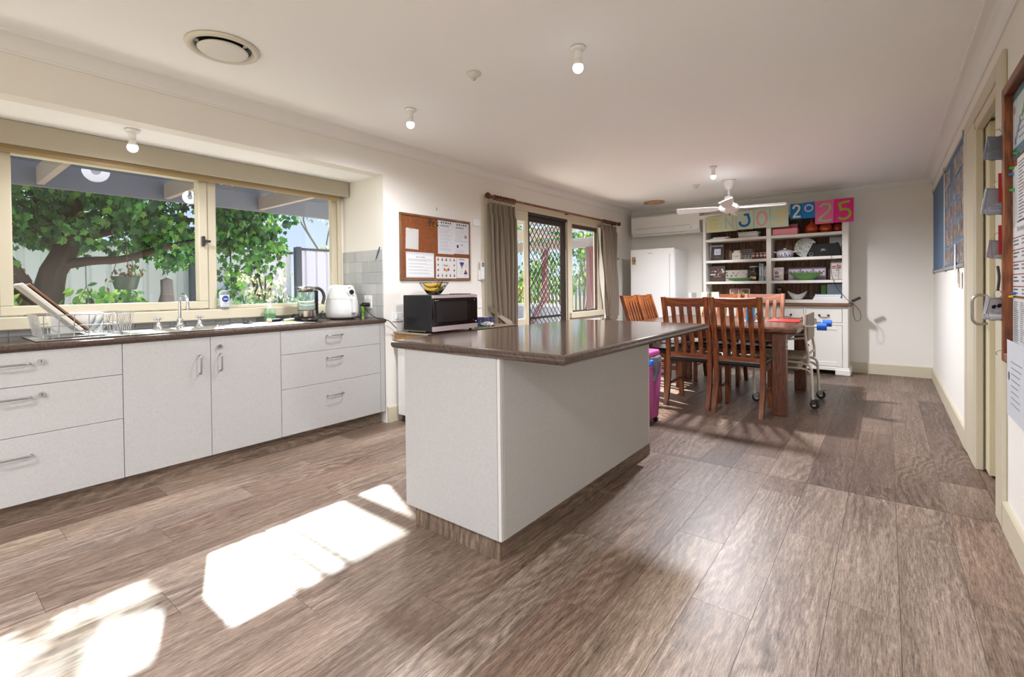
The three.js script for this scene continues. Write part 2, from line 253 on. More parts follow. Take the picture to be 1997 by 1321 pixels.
{ // dining opening: side light, security screen door, awning window
  const w = struct('window_2'), t = M.trim, x0 = XL - 0.03, x1 = XL + 0.012;
  bx(w, 'architrave', t, XL, XL + 0.018, 0, 2.17, -3.955, -3.885, 0.004); bx(w, 'architrave', t, XL, XL + 0.018, 2.085, 2.17, -6.66, -3.955, 0.004); bx(w, 'architrave', t, XL, XL + 0.018, 0.66, 2.085, -6.66, -6.58, 0.004);
  bx(w, 'stile', t, x0, x1, 0.06, 2.085, -4.12, -3.95, 0.005); bx(w, 'stile', t, x0, x1, 0.06, 2.085, -4.72, -4.665, 0.005); bx(w, 'head_rail', t, x0, x1, 1.96, 2.085, -4.665, -4.12, 0.005); bx(w, 'bottom_rail', t, x0, x1, 0.0, 0.79, -4.665, -4.12, 0.005);
  bx(w, 'pane', M.glass, XL - 0.02, XL - 0.017, 0.76, 1.98, -4.68, -4.1);
  const w3 = struct('window_3');
  bx(w3, 'jamb', t, x0, x1, 0.06, 2.085, -5.75, -5.64, 0.005); bx(w3, 'jamb', t, x0, x1, 0.74, 2.085, -6.6, -6.48, 0.005); bx(w3, 'sill', t, x0, x1 + 0.04, 0.735, 0.815, -6.62, -5.66, 0.006); bx(w3, 'head', t, x0, x1, 2.04, 2.1, -6.48, -5.75, 0.004);
  const dk = mat(0x4b3b31, 0.5);
  bx(w3, 'sash_rail', dk, x0 + 0.002, x1 - 0.006, 0.815, 0.84, -6.48, -5.75, 0.003); bx(w3, 'sash_rail', dk, x0 + 0.002, x1 - 0.006, 1.985, 2.04, -6.48, -5.75, 0.003); bx(w3, 'sash_stile', dk, x0 + 0.002, x1 - 0.006, 0.84, 1.985, -6.48, -6.455, 0.003);
  bx(w3, 'pane', M.glass, XL - 0.016, XL - 0.013, 0.83, 2.0, -6.47, -5.74);
  mesh(w3, 'winder', tube([[XL + 0.03, 0.83, -6.12], [XL + 0.06, 0.85, -6.15], [XL + 0.07, 0.855, -6.24]], 0.006), M.nickel);
  const d = struct('door_2'), br = mat(0x2a1e19, 0.5), dx0 = XL - 0.06, dx1 = XL - 0.025;
  bx(d, 'frame_head', br, dx0 - 0.02, dx1 + 0.025, 2.05, 2.1, -5.66, -4.2, 0.004);
  bx(d, 'stile', br, dx0, dx1, 0.02, 2.05, -4.8, -4.715, 0.004); bx(d, 'stile', br, dx0, dx1, 0.02, 2.05, -5.64, -5.54, 0.004); bx(d, 'rail', br, dx0, dx1, 1.98, 2.05, -5.54, -4.8, 0.004); bx(d, 'rail', br, dx0, dx1, 0.02, 0.2, -5.54, -4.8, 0.004); bx(d, 'rail', br, dx0, dx1, 0.77, 0.80, -5.54, -4.8, 0.004);
  const bars = []; // expanded-metal diamonds
  const za = -4.79, zb = -5.55, ya = 0.19, yb = 2.0, sz = 0.09, sy = 0.105;
  for (let i = -22; i < 32; i++) for (const s of [1, -1]) {
    let p = []; for (let k = 0; k <= 40; k++) { const z = za - (i * sz) - s * k * sz / 2, y = ya + k * sy / 2; if (z <= za && z >= zb && y <= yb) p.push([XL - 0.042, y, z]); }
    if (p.length > 1) bars.push(new THREE.TubeGeometry(new THREE.LineCurve3(V(...p[0]), V(...p[p.length - 1])), 1, 0.0055, 5, false));
  }
  mesh(d, 'grille', mergeGeometries(bars), br).userData.kind = 'stuff';
  const hd = bx(d, 'lock_plate', M.black, dx1, dx1 + 0.02, 0.98, 1.16, -4.775, -4.74, 0.004); mesh(hd, 'handle', cbox(0.012, 0.09, 0.012, 0.003), M.nickel, [0.022, 0, 0]);
}
{ // cavity sliding door, right wall
  const d = struct('door_1'), t = M.trim;
  bx(d, 'architrave', t, XR - 0.018, XR, 0, 2.255, -4.595, -4.505 + 0.0, 0.004); bx(d, 'architrave', t, XR - 0.014, XR, 0, 2.19, -4.505, -4.16, 0.004);
  bx(d, 'architrave', t, XR - 0.018, XR, 0.0, 2.255, -3.37, -3.19, 0.004); bx(d, 'architrave', t, XR - 0.018, XR, 2.17, 2.255, -4.505, -3.37, 0.004); bx(d, 'head_jamb', t, XR - 0.01, XR + 0.03, 2.11, 2.17, -4.16, -3.37, 0.004);
  bx(d, 'jamb', t, XR - 0.01, XR + 0.026, 0, 2.14, -4.17, -4.12, 0.004); bx(d, 'jamb', t, XR + 0.078, XR + 0.12, 0, 2.14, -4.17, -4.12, 0.004); bx(d, 'jamb', t, XR - 0.01, XR + 0.12, 0, 2.14, -3.39, -3.36, 0.004);
  const leaf = bx(d, 'leaf', mat(0xcabf9d, 0.5), XR + 0.034, XR + 0.07, 0.015, 2.12, -4.159, -3.98, 0.003);
  mesh(leaf, 'pull_handle', tube([[XR + 0.034, 1.085, -4.03], [XR - 0.01, 1.09, -4.03], [XR - 0.03, 1.07, -4.03], [XR - 0.034, 1.0, -4.03], [XR - 0.03, 0.935, -4.03], [XR - 0.01, 0.915, -4.03], [XR + 0.034, 0.92, -4.03]], 0.008, 10, 40), M.nickel, leaf.position.clone().negate().toArray());
  bx(d, 'cavity_back', t, XR + 0.12, XR + 0.13, 0, 2.14, -4.2, -3.3);
}

// ---------- kitchen joinery ----------
const XF = -3.42; // door faces
function barHandle(parent, p, len, vertical) { // bow handle on a face that looks to +x
  const h = len / 2, pts = vertical ? [[0, -h, 0], [0.022, -h, 0], [0.028, -h + 0.012, 0], [0.028, h - 0.012, 0], [0.022, h, 0], [0, h, 0]] : [[0, 0, -h], [0.022, 0, -h], [0.028, 0, -h + 0.012], [0.028, 0, h - 0.012], [0.022, 0, h], [0, 0, h]];
  return mesh(parent, 'handle', tube(pts, 0.0048, 8, 30), M.nickel, p);
}
function camLock(parent, p) { const g = cyl(0.013, 0.014, 0.014, 18); g.rotateZ(PI / 2); const l = mesh(parent, 'lock', g, M.steel, p); mesh(l, 'keyhole', box(0.002, 0.011, 0.003), M.black, [0.0075, 0, 0]); return l; }
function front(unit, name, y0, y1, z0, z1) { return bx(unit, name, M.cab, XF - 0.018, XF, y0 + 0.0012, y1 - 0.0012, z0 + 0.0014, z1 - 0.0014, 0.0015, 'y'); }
function carcass(unit, z0, z1) { for (const z of [z0, z1 - 0.016]) bx(unit, 'side_panel', M.cabEdge, -4.02, XF - 0.02, 0.112, 0.874, z, z + 0.016); bx(unit, 'base_panel', M.cabEdge, -4.02, XF - 0.02, 0.112, 0.128, z0 + 0.0165, z1 - 0.0165); bx(unit, 'back_panel', M.cabEdge, -4.03, -4.021, 0.112, 0.874, z0, z1); }
{
  const drawers = (z0, z1, label, hz, hl, locks) => {
    const u = thing('drawer_unit', label, 'drawers', [-3.7, 0, (z0 + z1) / 2]); carcass(u, z0 + 0.002, z1 - 0.002);
    [[0.70, 0.875], [0.449, 0.70], [0.11, 0.449]].forEach(([a, b], i) => {
      const f = front(u, 'drawer_front', a, b, z0, z1), q = f.getWorldPosition(V(0, 0, 0)), hy = [0.812, 0.642, 0.348][i];
      barHandle(f, [XF - q.x, hy - q.y, hz - q.z], hl, false); if (i < locks) camLock(f, [XF + 0.007 - q.x, (hy + 0.007) - q.y, -0.443 - q.z]);
    });
  };
  drawers(-0.776, 0.124, 'wide three-drawer unit with two round locks, under the dish rack', -0.326, 0.15, 2);
  drawers(-2.532, -1.678, 'three-drawer unit under the kettle and the air fryer', -2.1, 0.13, 0);
  drawers(0.126, 1.16, 'three-drawer unit at the far left end of the bench', 0.64, 0.15, 0);
  const c = thing('sink_cabinet', 'two-door white cupboard under the sink taps, one door with a round lock', 'cupboard', [-3.7, 0, -1.227]); carcass(c, -1.676, -0.778);
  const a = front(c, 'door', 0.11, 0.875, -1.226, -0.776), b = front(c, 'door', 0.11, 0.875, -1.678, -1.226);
  let q = a.getWorldPosition(V(0, 0, 0)); barHandle(a, [XF - q.x, 0.705 - q.y, -1.162 - q.z], 0.115, true);
  q = b.getWorldPosition(V(0, 0, 0)); barHandle(b, [XF - q.x, 0.705 - q.y, -1.281 - q.z], 0.105, true); camLock(b, [XF + 0.007 - q.x, 0.808 - q.y, -1.277 - q.z]);
  const k = thing('bench_kickboard', 'recessed wood-look kickboard along the foot of the sink bench', 'kickboard', [-3.475, 0, -0.7]); bx(k, 'board', kickMat, -3.49, -3.475, 0.001, 0.109, -2.56, 1.16, 0, 'z');
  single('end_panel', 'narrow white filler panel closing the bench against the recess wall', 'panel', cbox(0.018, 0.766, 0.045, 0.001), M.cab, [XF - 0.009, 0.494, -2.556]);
}
function worktop(name, label, x0, x1, z0, z1, th, top, cut) { // bull-nosed slab
  const r = th / 2 - 0.001, s = shape([[x0 + r, z0 + r], [x1 - r, z0 + r], [x1 - r, z1 - r], [x0 + r, z1 - r]]); if (cut) s.holes.push(hole(cut));
  const g = ext(s, 0.002, { bevelEnabled: true, bevelThickness: r, bevelSize: r, bevelSegments: 6 }); g.rotateX(PI / 2); g.translate(0, top - r, 0);
  const o = thing(name, label, 'worktop', [(x0 + x1) / 2, top - th, (z0 + z1) / 2]); const p = g.attributes.position, uv = g.attributes.uv;
  for (let i = 0; i < p.count; i++) uv.setXY(i, p.getX(i) + p.getY(i), p.getZ(i));
  mesh(o, 'slab', g, M.worktop, [-(x0 + x1) / 2, -(top - th), -(z0 + z1) / 2]); return o;
}
const rr4 = (x0, x1, z0, z1) => [[x0, z0], [x1, z0], [x1, z1], [x0, z1]];
worktop('bench_worktop', 'long dark brown laminate worktop with a round edge under the window', -4.043, -3.403, RZ + 0.012, RZ2 - 0.005, 0.036, 0.912, rr4(-3.9, -3.53, -0.755, -0.5));
{ // sink: pressed steel with a bowl, drainer and rim
  const s = thing('kitchen_sink', 'stainless steel sink with bowl and ribbed drainer set in the bench', 'sink', [-3.72, 0.912, -1.1]);
  const sh = shape(rr4(-3.95, -3.485, -1.98, -0.435)); sh.holes.push(hole(rr4(-3.885, -3.545, -0.74, -0.515)));
  const g = ext(sh, 0.002, { bevelEnabled: true, bevelThickness: 0.002, bevelSize: 0.003, bevelSegments: 2 }); g.rotateX(PI / 2); g.translate(3.72, 0.005, 1.1); mesh(s, 'rim', g, M.steel);
  const wall = (w, d, x, z) => mesh(s, 'bowl_side', box(w, 0.17, d), M.steel, [x + 3.72, -0.085, z + 1.1]);
  wall(0.004, 0.23, -3.887, -0.6275); wall(0.004, 0.23, -3.543, -0.6275); wall(0.344, 0.004, -3.715, -0.742); wall(0.344, 0.004, -3.715, -0.513); mesh(s, 'bowl_floor', box(0.348, 0.004, 0.234), M.steel, [0.005, -0.17, 0.4725]);
  for (let i = 0; i < 8; i++) { const c = cyl(0.004, 0.004, 0.5, 8); c.rotateX(PI / 2); mesh(s, 'drainer_rib', c, M.steel, [-0.09 + i * 0.036, 0.005, -0.58]); }
}
{ // tap set
  const handleSet = (z, label) => {
    const t = thing('basin_tap', label, 'tap', [-3.78, 0.917, z]);
    mesh(t, 'flange', lathe([[0.0, 0], [0.027, 0], [0.026, 0.006], [0.016, 0.018], [0.013, 0.034], [0.015, 0.038], [0.009, 0.041], [0.008, 0.062], [0.01, 0.066], [0, 0.068]]), M.chrome);
    for (let i = 0; i < 4; i++) { const g = lathe([[0, 0], [0.0055, 0.002], [0.005, 0.02], [0.008, 0.026], [0.006, 0.032], [0, 0.033]], 12); g.rotateZ(-PI / 2); g.rotateY(i * PI / 2 + 0.5); mesh(t, 'spoke', g, M.chrome, [0, 0.071, 0]); }
    mesh(t, 'cap', lathe([[0.01, 0], [0.011, 0.006], [0.007, 0.012], [0, 0.013]], 16), M.chrome, [0, 0.068, 0]);
  };
  handleSet(-1.05, 'chrome cross-head tap handle left of the spout, nearer the dish rack'); handleSet(-1.29, 'chrome cross-head tap handle right of the spout, under the mullion');
  const t = thing('tap_spout', 'tall chrome gooseneck tap spout at the sink', 'tap', [-3.79, 0.917, -1.175]);
  mesh(t, 'base', lathe([[0, 0], [0.03, 0], [0.029, 0.008], [0.018, 0.026], [0.015, 0.048], [0.018, 0.053], [0.018, 0.066], [0.012, 0.07], [0, 0.071]]), M.chrome);
  const pts = [[0, 0.06, 0], [0, 0.12, 0], [0, 0.165, 0]]; for (let i = 0; i <= 9; i++) { const a = PI - i / 9 * PI * 0.98; pts.push([0.055 + 0.055 * Math.cos(a), 0.175 + 0.055 * Math.sin(a), -0.012 * i / 9]); } pts.push([0.111, 0.14, -0.012]);
  mesh(t, 'gooseneck', tube(pts, 0.0095, 12, 60), M.chrome); mesh(t, 'aerator', lathe([[0, 0], [0.013, 0], [0.014, 0.014], [0.011, 0.02], [0, 0.02]], 16), M.chrome, [0.111, 0.128, -0.012]);
}
{ // dish rack and what stands in it
  const x0 = -3.86, x1 = -3.54, z1 = -0.47, z0 = -0.84, yb = 0.925, yt = 1.045, r = 0.0022;
  const k = thing('dish_rack', 'chrome wire dish rack on the left end of the sink', 'dish rack', [-3.7, 0.9185, -0.655]); const A = (name, a, b, rad = r) => mesh(k, name, wire([a[0] + 3.7, a[1] - 0.917, a[2] + 0.655], [b[0] + 3.7, b[1] - 0.917, b[2] + 0.655], rad), M.chrome);
  for (const y of [yt, yt - 0.06]) { const o = y === yt ? 0.02 : 0.008, s = y === yt ? 0.0032 : r; A('rail', [x0 - o, y, z0 - o], [x1 + o, y, z0 - o], s); A('rail', [x0 - o, y, z1 + o], [x1 + o, y, z1 + o], s); A('rail', [x0 - o, y, z0 - o], [x0 - o, y, z1 + o], s); A('rail', [x1 + o, y, z0 - o], [x1 + o, y, z1 + o], s); }
  for (let i = 0; i <= 6; i++) { const z = lerp(z0, z1, i / 6); for (const [x, o] of [[x0, -0.02], [x1, 0.02]]) A('wire', [x, yb, z], [x + o, yt, z]); }
  for (let i = 0; i <= 8; i++) { const x = lerp(x0, x1, i / 8); A('wire', [x, yb, z0], [x, yb, z1]); A('wire', [x, yb, z1], [x, yt, z1 + 0.02]); A('wire', [x, yb, z0], [x, yt, z0 - 0.02]); }
  for (const [x, z] of [[x0 + 0.03, z0 + 0.03], [x1 - 0.03, z0 + 0.03], [x0 + 0.03, z1 - 0.03], [x1 - 0.03, z1 - 0.03]]) mesh(k, 'foot', cyl(0.006, 0.005, 0.012, 10), M.black, [x + 3.7, 0.006, z + 0.655]);
  // wooden boards leaning out over the end of the rack
  const lean = (name, label, cat, m, th, off) => { const g = thing(name, label, cat, [-3.7 + off * 0.3, 0.93, -0.63 + off]); const b = mesh(g, 'board', rbox(0.24, 0.36, th, 0.006), m, [0, 0.155, 0.115]); b.rotation.x = 0.74; return g; };
  lean('chopping_board', 'thick pale grey chopping board leaning out of the dish rack', 'chopping board', mat(0xd4cfc4, 0.5), 0.02, 0.0);
  lean('wooden_tray', 'brown wooden board leaning beside the pale one in the dish rack', 'chopping board', M.counterWood, 0.012, -0.03);
  const wb = thing('white_board', 'white plastic cutting board standing upright at the back of the rack', 'chopping board', [-3.835, 0.929, -0.66]); mesh(wb, 'board', rbox(0.008, 0.115, 0.24, 0.003), M.white, [0, 0.058, 0]);
  const plate = lathe([[0, 0], [0.05, 0.001], [0.06, 0.006], [0.095, 0.016], [0.096, 0.019], [0.06, 0.01], [0.05, 0.005], [0, 0.004]], 36), clear = mat(0xdfe6e6, 0.05, { transmission: 0.9, thickness: 0.003, ior: 1.5 });
  [[-0.60, 'front'], [-0.635, 'middle'], [-0.67, 'rear']].forEach(([z, w], i) => { const g = thing('glass_plate', `clear glass plate drying in the rack, ${['nearest the chopping boards', 'between the other two', 'nearest the cutlery cup'][i]}`, 'plate', [-3.76, 0.929, z - 0.115]); const o = mesh(g, 'dish', plate, clear, [0, 0.05, 0]); o.rotation.set(1.1, 0, 0.1); o.scale.setScalar(0.62); });
  const cup = thing('cutlery_cup', 'wire cutlery holder at the right end of the dish rack', 'cutlery holder', [-3.62, 0.929, -0.79]);
  for (let i = 0; i < 12; i++) { const a = i / 12 * 2 * PI; mesh(cup, 'wire', wire([0.032 * Math.cos(a), 0, 0.032 * Math.sin(a)], [0.042 * Math.cos(a), 0.115, 0.042 * Math.sin(a)], 0.0016, 5), M.chrome); }
  for (const [y, q] of [[0.002, 0.032], [0.06, 0.037], [0.115, 0.042]]) { const g = new THREE.TorusGeometry(q, 0.0018, 6, 24); g.rotateX(PI / 2); mesh(cup, 'hoop', g, M.chrome, [0, y, 0]); }
}
{ // small things along the bench
  const p = thing('sink_plug', 'black rubber sink plug lying beside the drainer', 'plug', [-3.8, 0.919, -1.62]); mesh(p, 'disc', lathe([[0, 0], [0.032, 0], [0.036, 0.006], [0.03, 0.01], [0, 0.011]]), M.rubber); mesh(p, 'knob', cyl(0.006, 0.008, 0.012, 12), M.rubber, [0, 0.016, 0]);
  const s = thing('soap_dispenser', 'green liquid soap in a clear pump bottle before the sill', 'soap dispenser', [-3.93, 0.915, -1.845]);
  mesh(s, 'bottle', rbox(0.062, 0.105, 0.075, 0.014, 3), mat(0xd6f0d8, 0.05, { transmission: 0.85, thickness: 0.004, ior: 1.45 }), [0, 0.054, 0]); mesh(s, 'soap', rbox(0.052, 0.062, 0.064, 0.01), mat(0x3fae4c, 0.2, { transmission: 0.35, thickness: 0.05 }), [0, 0.036, 0]);
  mesh(s, 'collar', cyl(0.013, 0.015, 0.024, 16), M.white, [0, 0.119, 0]); const st = mesh(s, 'pump', cyl(0.0055, 0.0055, 0.04, 12), M.white, [0, 0.15, 0]); mesh(st, 'nozzle', rbox(0.02, 0.01, 0.046, 0.004), M.white, [0.004, 0.022, 0.008]);
  const b = thing('scrubbing_brush', 'dark-headed scrubbing brush with a cream end lying on the drainer', 'brush', [-3.78, 0.919, -1.8], 0.45);
  mesh(b, 'back', rbox(0.034, 0.022, 0.1, 0.008), M.black, [0, 0.012, -0.03]); mesh(b, 'end', rbox(0.03, 0.03, 0.04, 0.01), mat(0xc7b795, 0.5), [0, 0.016, 0.045]);
  const d = thing('dish_brush', 'dish brush with clear handle and round black bristles by the kettle', 'brush', [-3.72, 0.923, -1.93], 0.55);
  const hg = cyl(0.006, 0.008, 0.13, 10); hg.rotateX(PI / 2); mesh(d, 'handle', hg, mat(0xd9d9cf, 0.2), [0, 0.016, 0.06]);
  const hd = mesh(d, 'head', new THREE.SphereGeometry(0.026, 20, 14), M.black, [0, 0.024, -0.03]); for (let i = 0; i < 60; i++) { const v = V(rr(-1, 1), rr(-0.7, 1), rr(-1, 1)).normalize(); mesh(hd, 'bristle', wire([v.x * 0.02, v.y * 0.02, v.z * 0.02], [v.x * 0.033, v.y * 0.033, v.z * 0.033], 0.0018, 4), M.rubber); }
  single('green_sponge', 'flat yellow-green sponge cloth lying under the dish brush', 'sponge', rbox(0.06, 0.008, 0.1, 0.003), mat(0xa9c24a, 0.9), [-3.68, 0.92, -1.87], [0, 0.4, 0]);
}
{ // glass kettle
  const k = thing('electric_kettle', 'glass electric kettle with steel bands on its base', 'kettle', [-3.79, 0.914, -2.08], 0.0);
  mesh(k, 'power_base', lathe([[0, 0], [0.085, 0], [0.088, 0.006], [0.084, 0.022], [0.07, 0.026], [0, 0.027]], 40), mat(0x3a3836, 0.3, { metalness: 0.6 }));
  mesh(k, 'lower_band', lathe([[0, 0.03], [0.07, 0.03], [0.073, 0.035], [0.073, 0.083], [0.07, 0.085], [0, 0.085]], 40), mat(0xb8afa4, 0.22, { metalness: 1 }));
  mesh(k, 'jug', lathe([[0.0, 0.086], [0.071, 0.086], [0.07, 0.235], [0.067, 0.235], [0.068, 0.09], [0, 0.09]], 40), mat(0xeaf4f6, 0.02, { transmission: 1, thickness: 0.003, ior: 1.48 }));
  mesh(k, 'water', cyl(0.066, 0.067, 0.05, 32), mat(0xf2fbff, 0.0, { transmission: 1, thickness: 0.06, ior: 1.33 }), [0, 0.117, 0]);
  mesh(k, 'upper_band', lathe([[0.0, 0.236], [0.071, 0.236], [0.072, 0.262], [0.07, 0.272], [0.05, 0.28], [0, 0.283]], 40), mat(0xb8b2aa, 0.25, { metalness: 1 }));
  // the handle looks away from the window end: towards -z
  mesh(k, 'handle_spine', rbox(0.028, 0.2, 0.02, 0.006), M.black, [0.012, 0.15, -0.082]);
  mesh(k, 'handle', tube([[0.01, 0.268, -0.06], [0.012, 0.266, -0.1], [0.014, 0.24, -0.135], [0.014, 0.19, -0.15], [0.014, 0.135, -0.135]], 0.013, 10, 40), mat(0x5b5753, 0.3, { metalness: 0.5 }));
  mesh(k, 'lead', tube([[0.02, 0.012, -0.085], [0.03, 0.05, -0.125], [0.01, 0.075, -0.14], [-0.02, 0.03, -0.13], [-0.03, 0.006, -0.17]], 0.003, 8, 40), M.black);
}
{ // air fryer: tapering egg with basket, dial and handle, front turned to the room
  const f = thing('air_fryer', 'white egg-shaped air fryer with a round black dial', 'air fryer', [-3.77, 0.914, -2.395], 0.12);
  const prof = [[0, 0.004], [0.105, 0.004], [0.125, 0.02], [0.132, 0.055], [0.132, 0.1], [0.126, 0.16], [0.115, 0.215], [0.1, 0.262], [0.09, 0.285], [0.072, 0.293], [0, 0.295]], g = lathe(prof, 48); g.scale(1.12, 1, 1);
  const wm = mat(0xdededb, 0.22); mesh(f, 'body', g, wm); mesh(f, 'foot_ring', cyl(0.1, 0.095, 0.008, 32), M.rubber, [0, 0.003, 0]);
  const seam = new THREE.TorusGeometry(0.124, 0.0012, 6, 48); seam.rotateX(PI / 2); seam.scale(1.12, 1, 1); mesh(f, 'basket_seam', seam, mat(0x8f8f8d, 0.5), [0, 0.172, 0]);
  const dl = cyl(0.034, 0.036, 0.012, 30); dl.rotateZ(-PI / 2); const ds = mesh(f, 'dial_ring', dl, wm, [0.126, 0.228, 0.01], [0, 0, 0.24]); const kg = cyl(0.019, 0.021, 0.022, 26); kg.rotateZ(-PI / 2); mesh(ds, 'dial', kg, M.blackGloss, [0.01, 0, 0]);
  mesh(f, 'handle', rbox(0.042, 0.135, 0.036, 0.012, 3), wm, [0.156, 0.115, 0.004], [0, 0, 0.03]); mesh(f, 'handle_neck', rbox(0.04, 0.04, 0.044, 0.012), wm, [0.135, 0.178, 0.006], [0, 0, 0.12]);
  mesh(f, 'release', rbox(0.004, 0.005, 0.026, 0.001), M.black, [0.148, 0.196, 0.006]); mesh(f, 'brand_strip', rbox(0.003, 0.004, 0.026, 0.001), M.rubber, [0.113, 0.268, 0.012], [0, 0, 0.3]); mesh(f, 'indicator', rbox(0.003, 0.004, 0.012, 0.001), M.black, [0.127, 0.222, -0.045]); mesh(f, 'top_vent', rbox(0.03, 0.008, 0.05, 0.003), M.black, [0.055, 0.293, 0]);
}
{ // socket, plugs, leads, clip
  const s = thing('power_socket', 'white double power socket on the tiled end of the recess', 'power socket', [-3.66, 1.055, RZ + 0.0095]); mesh(s, 'plate', rbox(0.115, 0.075 * 1.55, 0.009, 0.003), M.whiteGloss, [0, 0, 0.0045]); for (const x of [-0.03, 0.03]) mesh(s, 'switch', rbox(0.012, 0.02, 0.006, 0.002), M.white, [x, 0.035, 0.011]);
  const pl = (x, label) => { const t = thing('mains_plug', label, 'plug', [x, 1.03, RZ + 0.03]); const g = cyl(0.017, 0.02, 0.03, 16); g.rotateX(PI / 2); mesh(t, 'body', g, M.black, [0, 0, 0.01]); const n = cyl(0.008, 0.012, 0.022, 12); n.rotateX(PI / 2); mesh(t, 'strain_relief', n, M.black, [0, -0.002, 0.036]); return t; };
  const p1 = pl(-3.685, 'black mains plug at the left of the tiled socket'), p2 = pl(-3.635, 'black mains plug at the right of the tiled socket');
  mesh(p1, 'lead', tube([[0, 0, 0.045], [0, -0.05, 0.05], [-0.005, -0.1, 0.045], [-0.005, -0.112, 0.05], [0.01, -0.113, 0.03]], 0.003, 8, 40), M.black);
  mesh(p2, 'lead', tube([[0, 0, 0.045], [0.03, -0.03, 0.05], [0.1, -0.075, 0.055], [0.18, -0.11, 0.045], [0.245, -0.118, 0.025], [0.255, -0.14, -0.03], [0.24, -0.175, -0.08], [0.24, -0.21, -0.12]], 0.0035, 8, 70), M.black);
  const c = thing('green_clip', 'bright green plastic plant clip hanging at the plugs', 'clip', [-3.675, 0.985, RZ + 0.06]); const gm = mat(0x7fd11e, 0.4); mesh(c, 'leaf_shell', new THREE.SphereGeometry(0.024, 18, 12), gm, [0, 0, 0]).scale.set(0.75, 1.25, 0.5); mesh(c, 'vein', rbox(0.004, 0.05, 0.004, 0.001), mat(0x4f9a10, 0.5), [0.002, 0, 0.012]); mesh(c, 'stem', tube([[0, -0.025, 0], [0.004, -0.045, 0.002], [0, -0.07, 0]], 0.006, 8), gm); mesh(c, 'stand', cyl(0.012, 0.014, 0.012, 14), mat(0xa8b070, 0.5), [0, -0.066, 0]);
  const pen = thing('hanging_pen', 'dark blue pen hanging from the tiled corner', 'pen', [-3.5, 1.485, RZ + 0.018], 0); const g = mesh(pen, 'barrel', cyl(0.005, 0.0035, 0.11, 12), mat(0x24405e, 0.3), [0, 0, 0], [0, 0, -0.5]); mesh(g, 'clip', rbox(0.003, 0.035, 0.004, 0.001), M.steel, [0, 0.03, 0.006]); mesh(g, 'tip', cyl(0.003, 0.0008, 0.014, 10), M.black, [0, -0.062, 0]);
  const bt = thing('water_bottle', 'clear pump bottle with a blue round label on the window sill', 'bottle', [-4.005, 1.032, -1.535]);
  mesh(bt, 'body', lathe([[0, 0], [0.034, 0], [0.036, 0.01], [0.036, 0.11], [0.03, 0.13], [0.014, 0.142], [0.013, 0.15], [0, 0.15]], 28), mat(0xe6f2f7, 0.04, { transmission: 0.95, thickness: 0.003, ior: 1.4 }), [0, 0, 0]);
  const lb = new THREE.CylinderGeometry(0.0366, 0.0366, 0.09, 24, 1, true, 0.4, 2.4); mesh(bt, 'label', lb, cmat(128, 128, (c2, w, h) => { fill(c2, '#f2f4f6', 0, 0, w, h); disc(c2, '#1c4ea0', 60, 44, 36); fill(c2, '#ffffff', 40, 40, 40, 8); fill(c2, '#c24a6a', 30, 90, 60, 5); lines(c2, 26, 102, 70, 3, 8, '#8aa', 3); }, 0.5, { side: THREE.DoubleSide }), [0, 0.06, 0]);
  mesh(bt, 'cap', cyl(0.013, 0.014, 0.02, 16), mat(0x5f7f95, 0.4), [0, 0.16, 0]); const ps = mesh(bt, 'pump', cyl(0.004, 0.004, 0.035, 10), mat(0x7d93a0, 0.4), [0, 0.186, 0]); mesh(ps, 'nozzle', rbox(0.03, 0.008, 0.01, 0.003), mat(0x7d93a0, 0.4), [0.008, 0.018, 0]);
}
{ // island
  const i = thing('kitchen_island', 'white panelled kitchen island on a wood-look plinth', 'island', [-1.55, 0, -2.3]);
  bx(i, 'carcass', M.cabEdge, -1.83, -1.268, 0.118, 0.874, -3.05, -1.53);
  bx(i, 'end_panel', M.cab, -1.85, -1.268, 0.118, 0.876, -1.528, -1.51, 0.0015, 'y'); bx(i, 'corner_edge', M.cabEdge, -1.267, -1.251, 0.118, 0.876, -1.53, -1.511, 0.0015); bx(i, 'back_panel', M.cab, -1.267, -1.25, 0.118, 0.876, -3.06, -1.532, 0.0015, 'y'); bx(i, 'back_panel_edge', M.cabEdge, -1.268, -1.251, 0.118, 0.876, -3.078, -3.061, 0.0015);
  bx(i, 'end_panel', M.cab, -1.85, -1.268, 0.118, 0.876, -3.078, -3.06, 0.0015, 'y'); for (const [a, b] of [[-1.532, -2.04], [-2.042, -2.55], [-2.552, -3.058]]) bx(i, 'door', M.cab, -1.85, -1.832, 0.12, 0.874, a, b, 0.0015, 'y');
  bx(i, 'plinth', kickMat, -1.84, -1.3, 0.001, 0.117, -1.575, -1.56, 0, 'y'); bx(i, 'plinth', kickMat, -1.315, -1.3, 0.001, 0.117, -3.2, -1.576, 0, 'z'); bx(i, 'plinth', kickMat, -1.84, -1.825, 0.001, 0.117, -3.2, -1.576, 0, 'z'); bx(i, 'plinth', kickMat, -1.824, -1.316, 0.001, 0.117, -3.2, -3.185, 0, 'y');
  worktop('island_worktop', 'dark brown laminate island worktop with a breakfast-bar overhang', -1.93, -0.925, -3.28, -1.492, 0.04, 0.916);
}

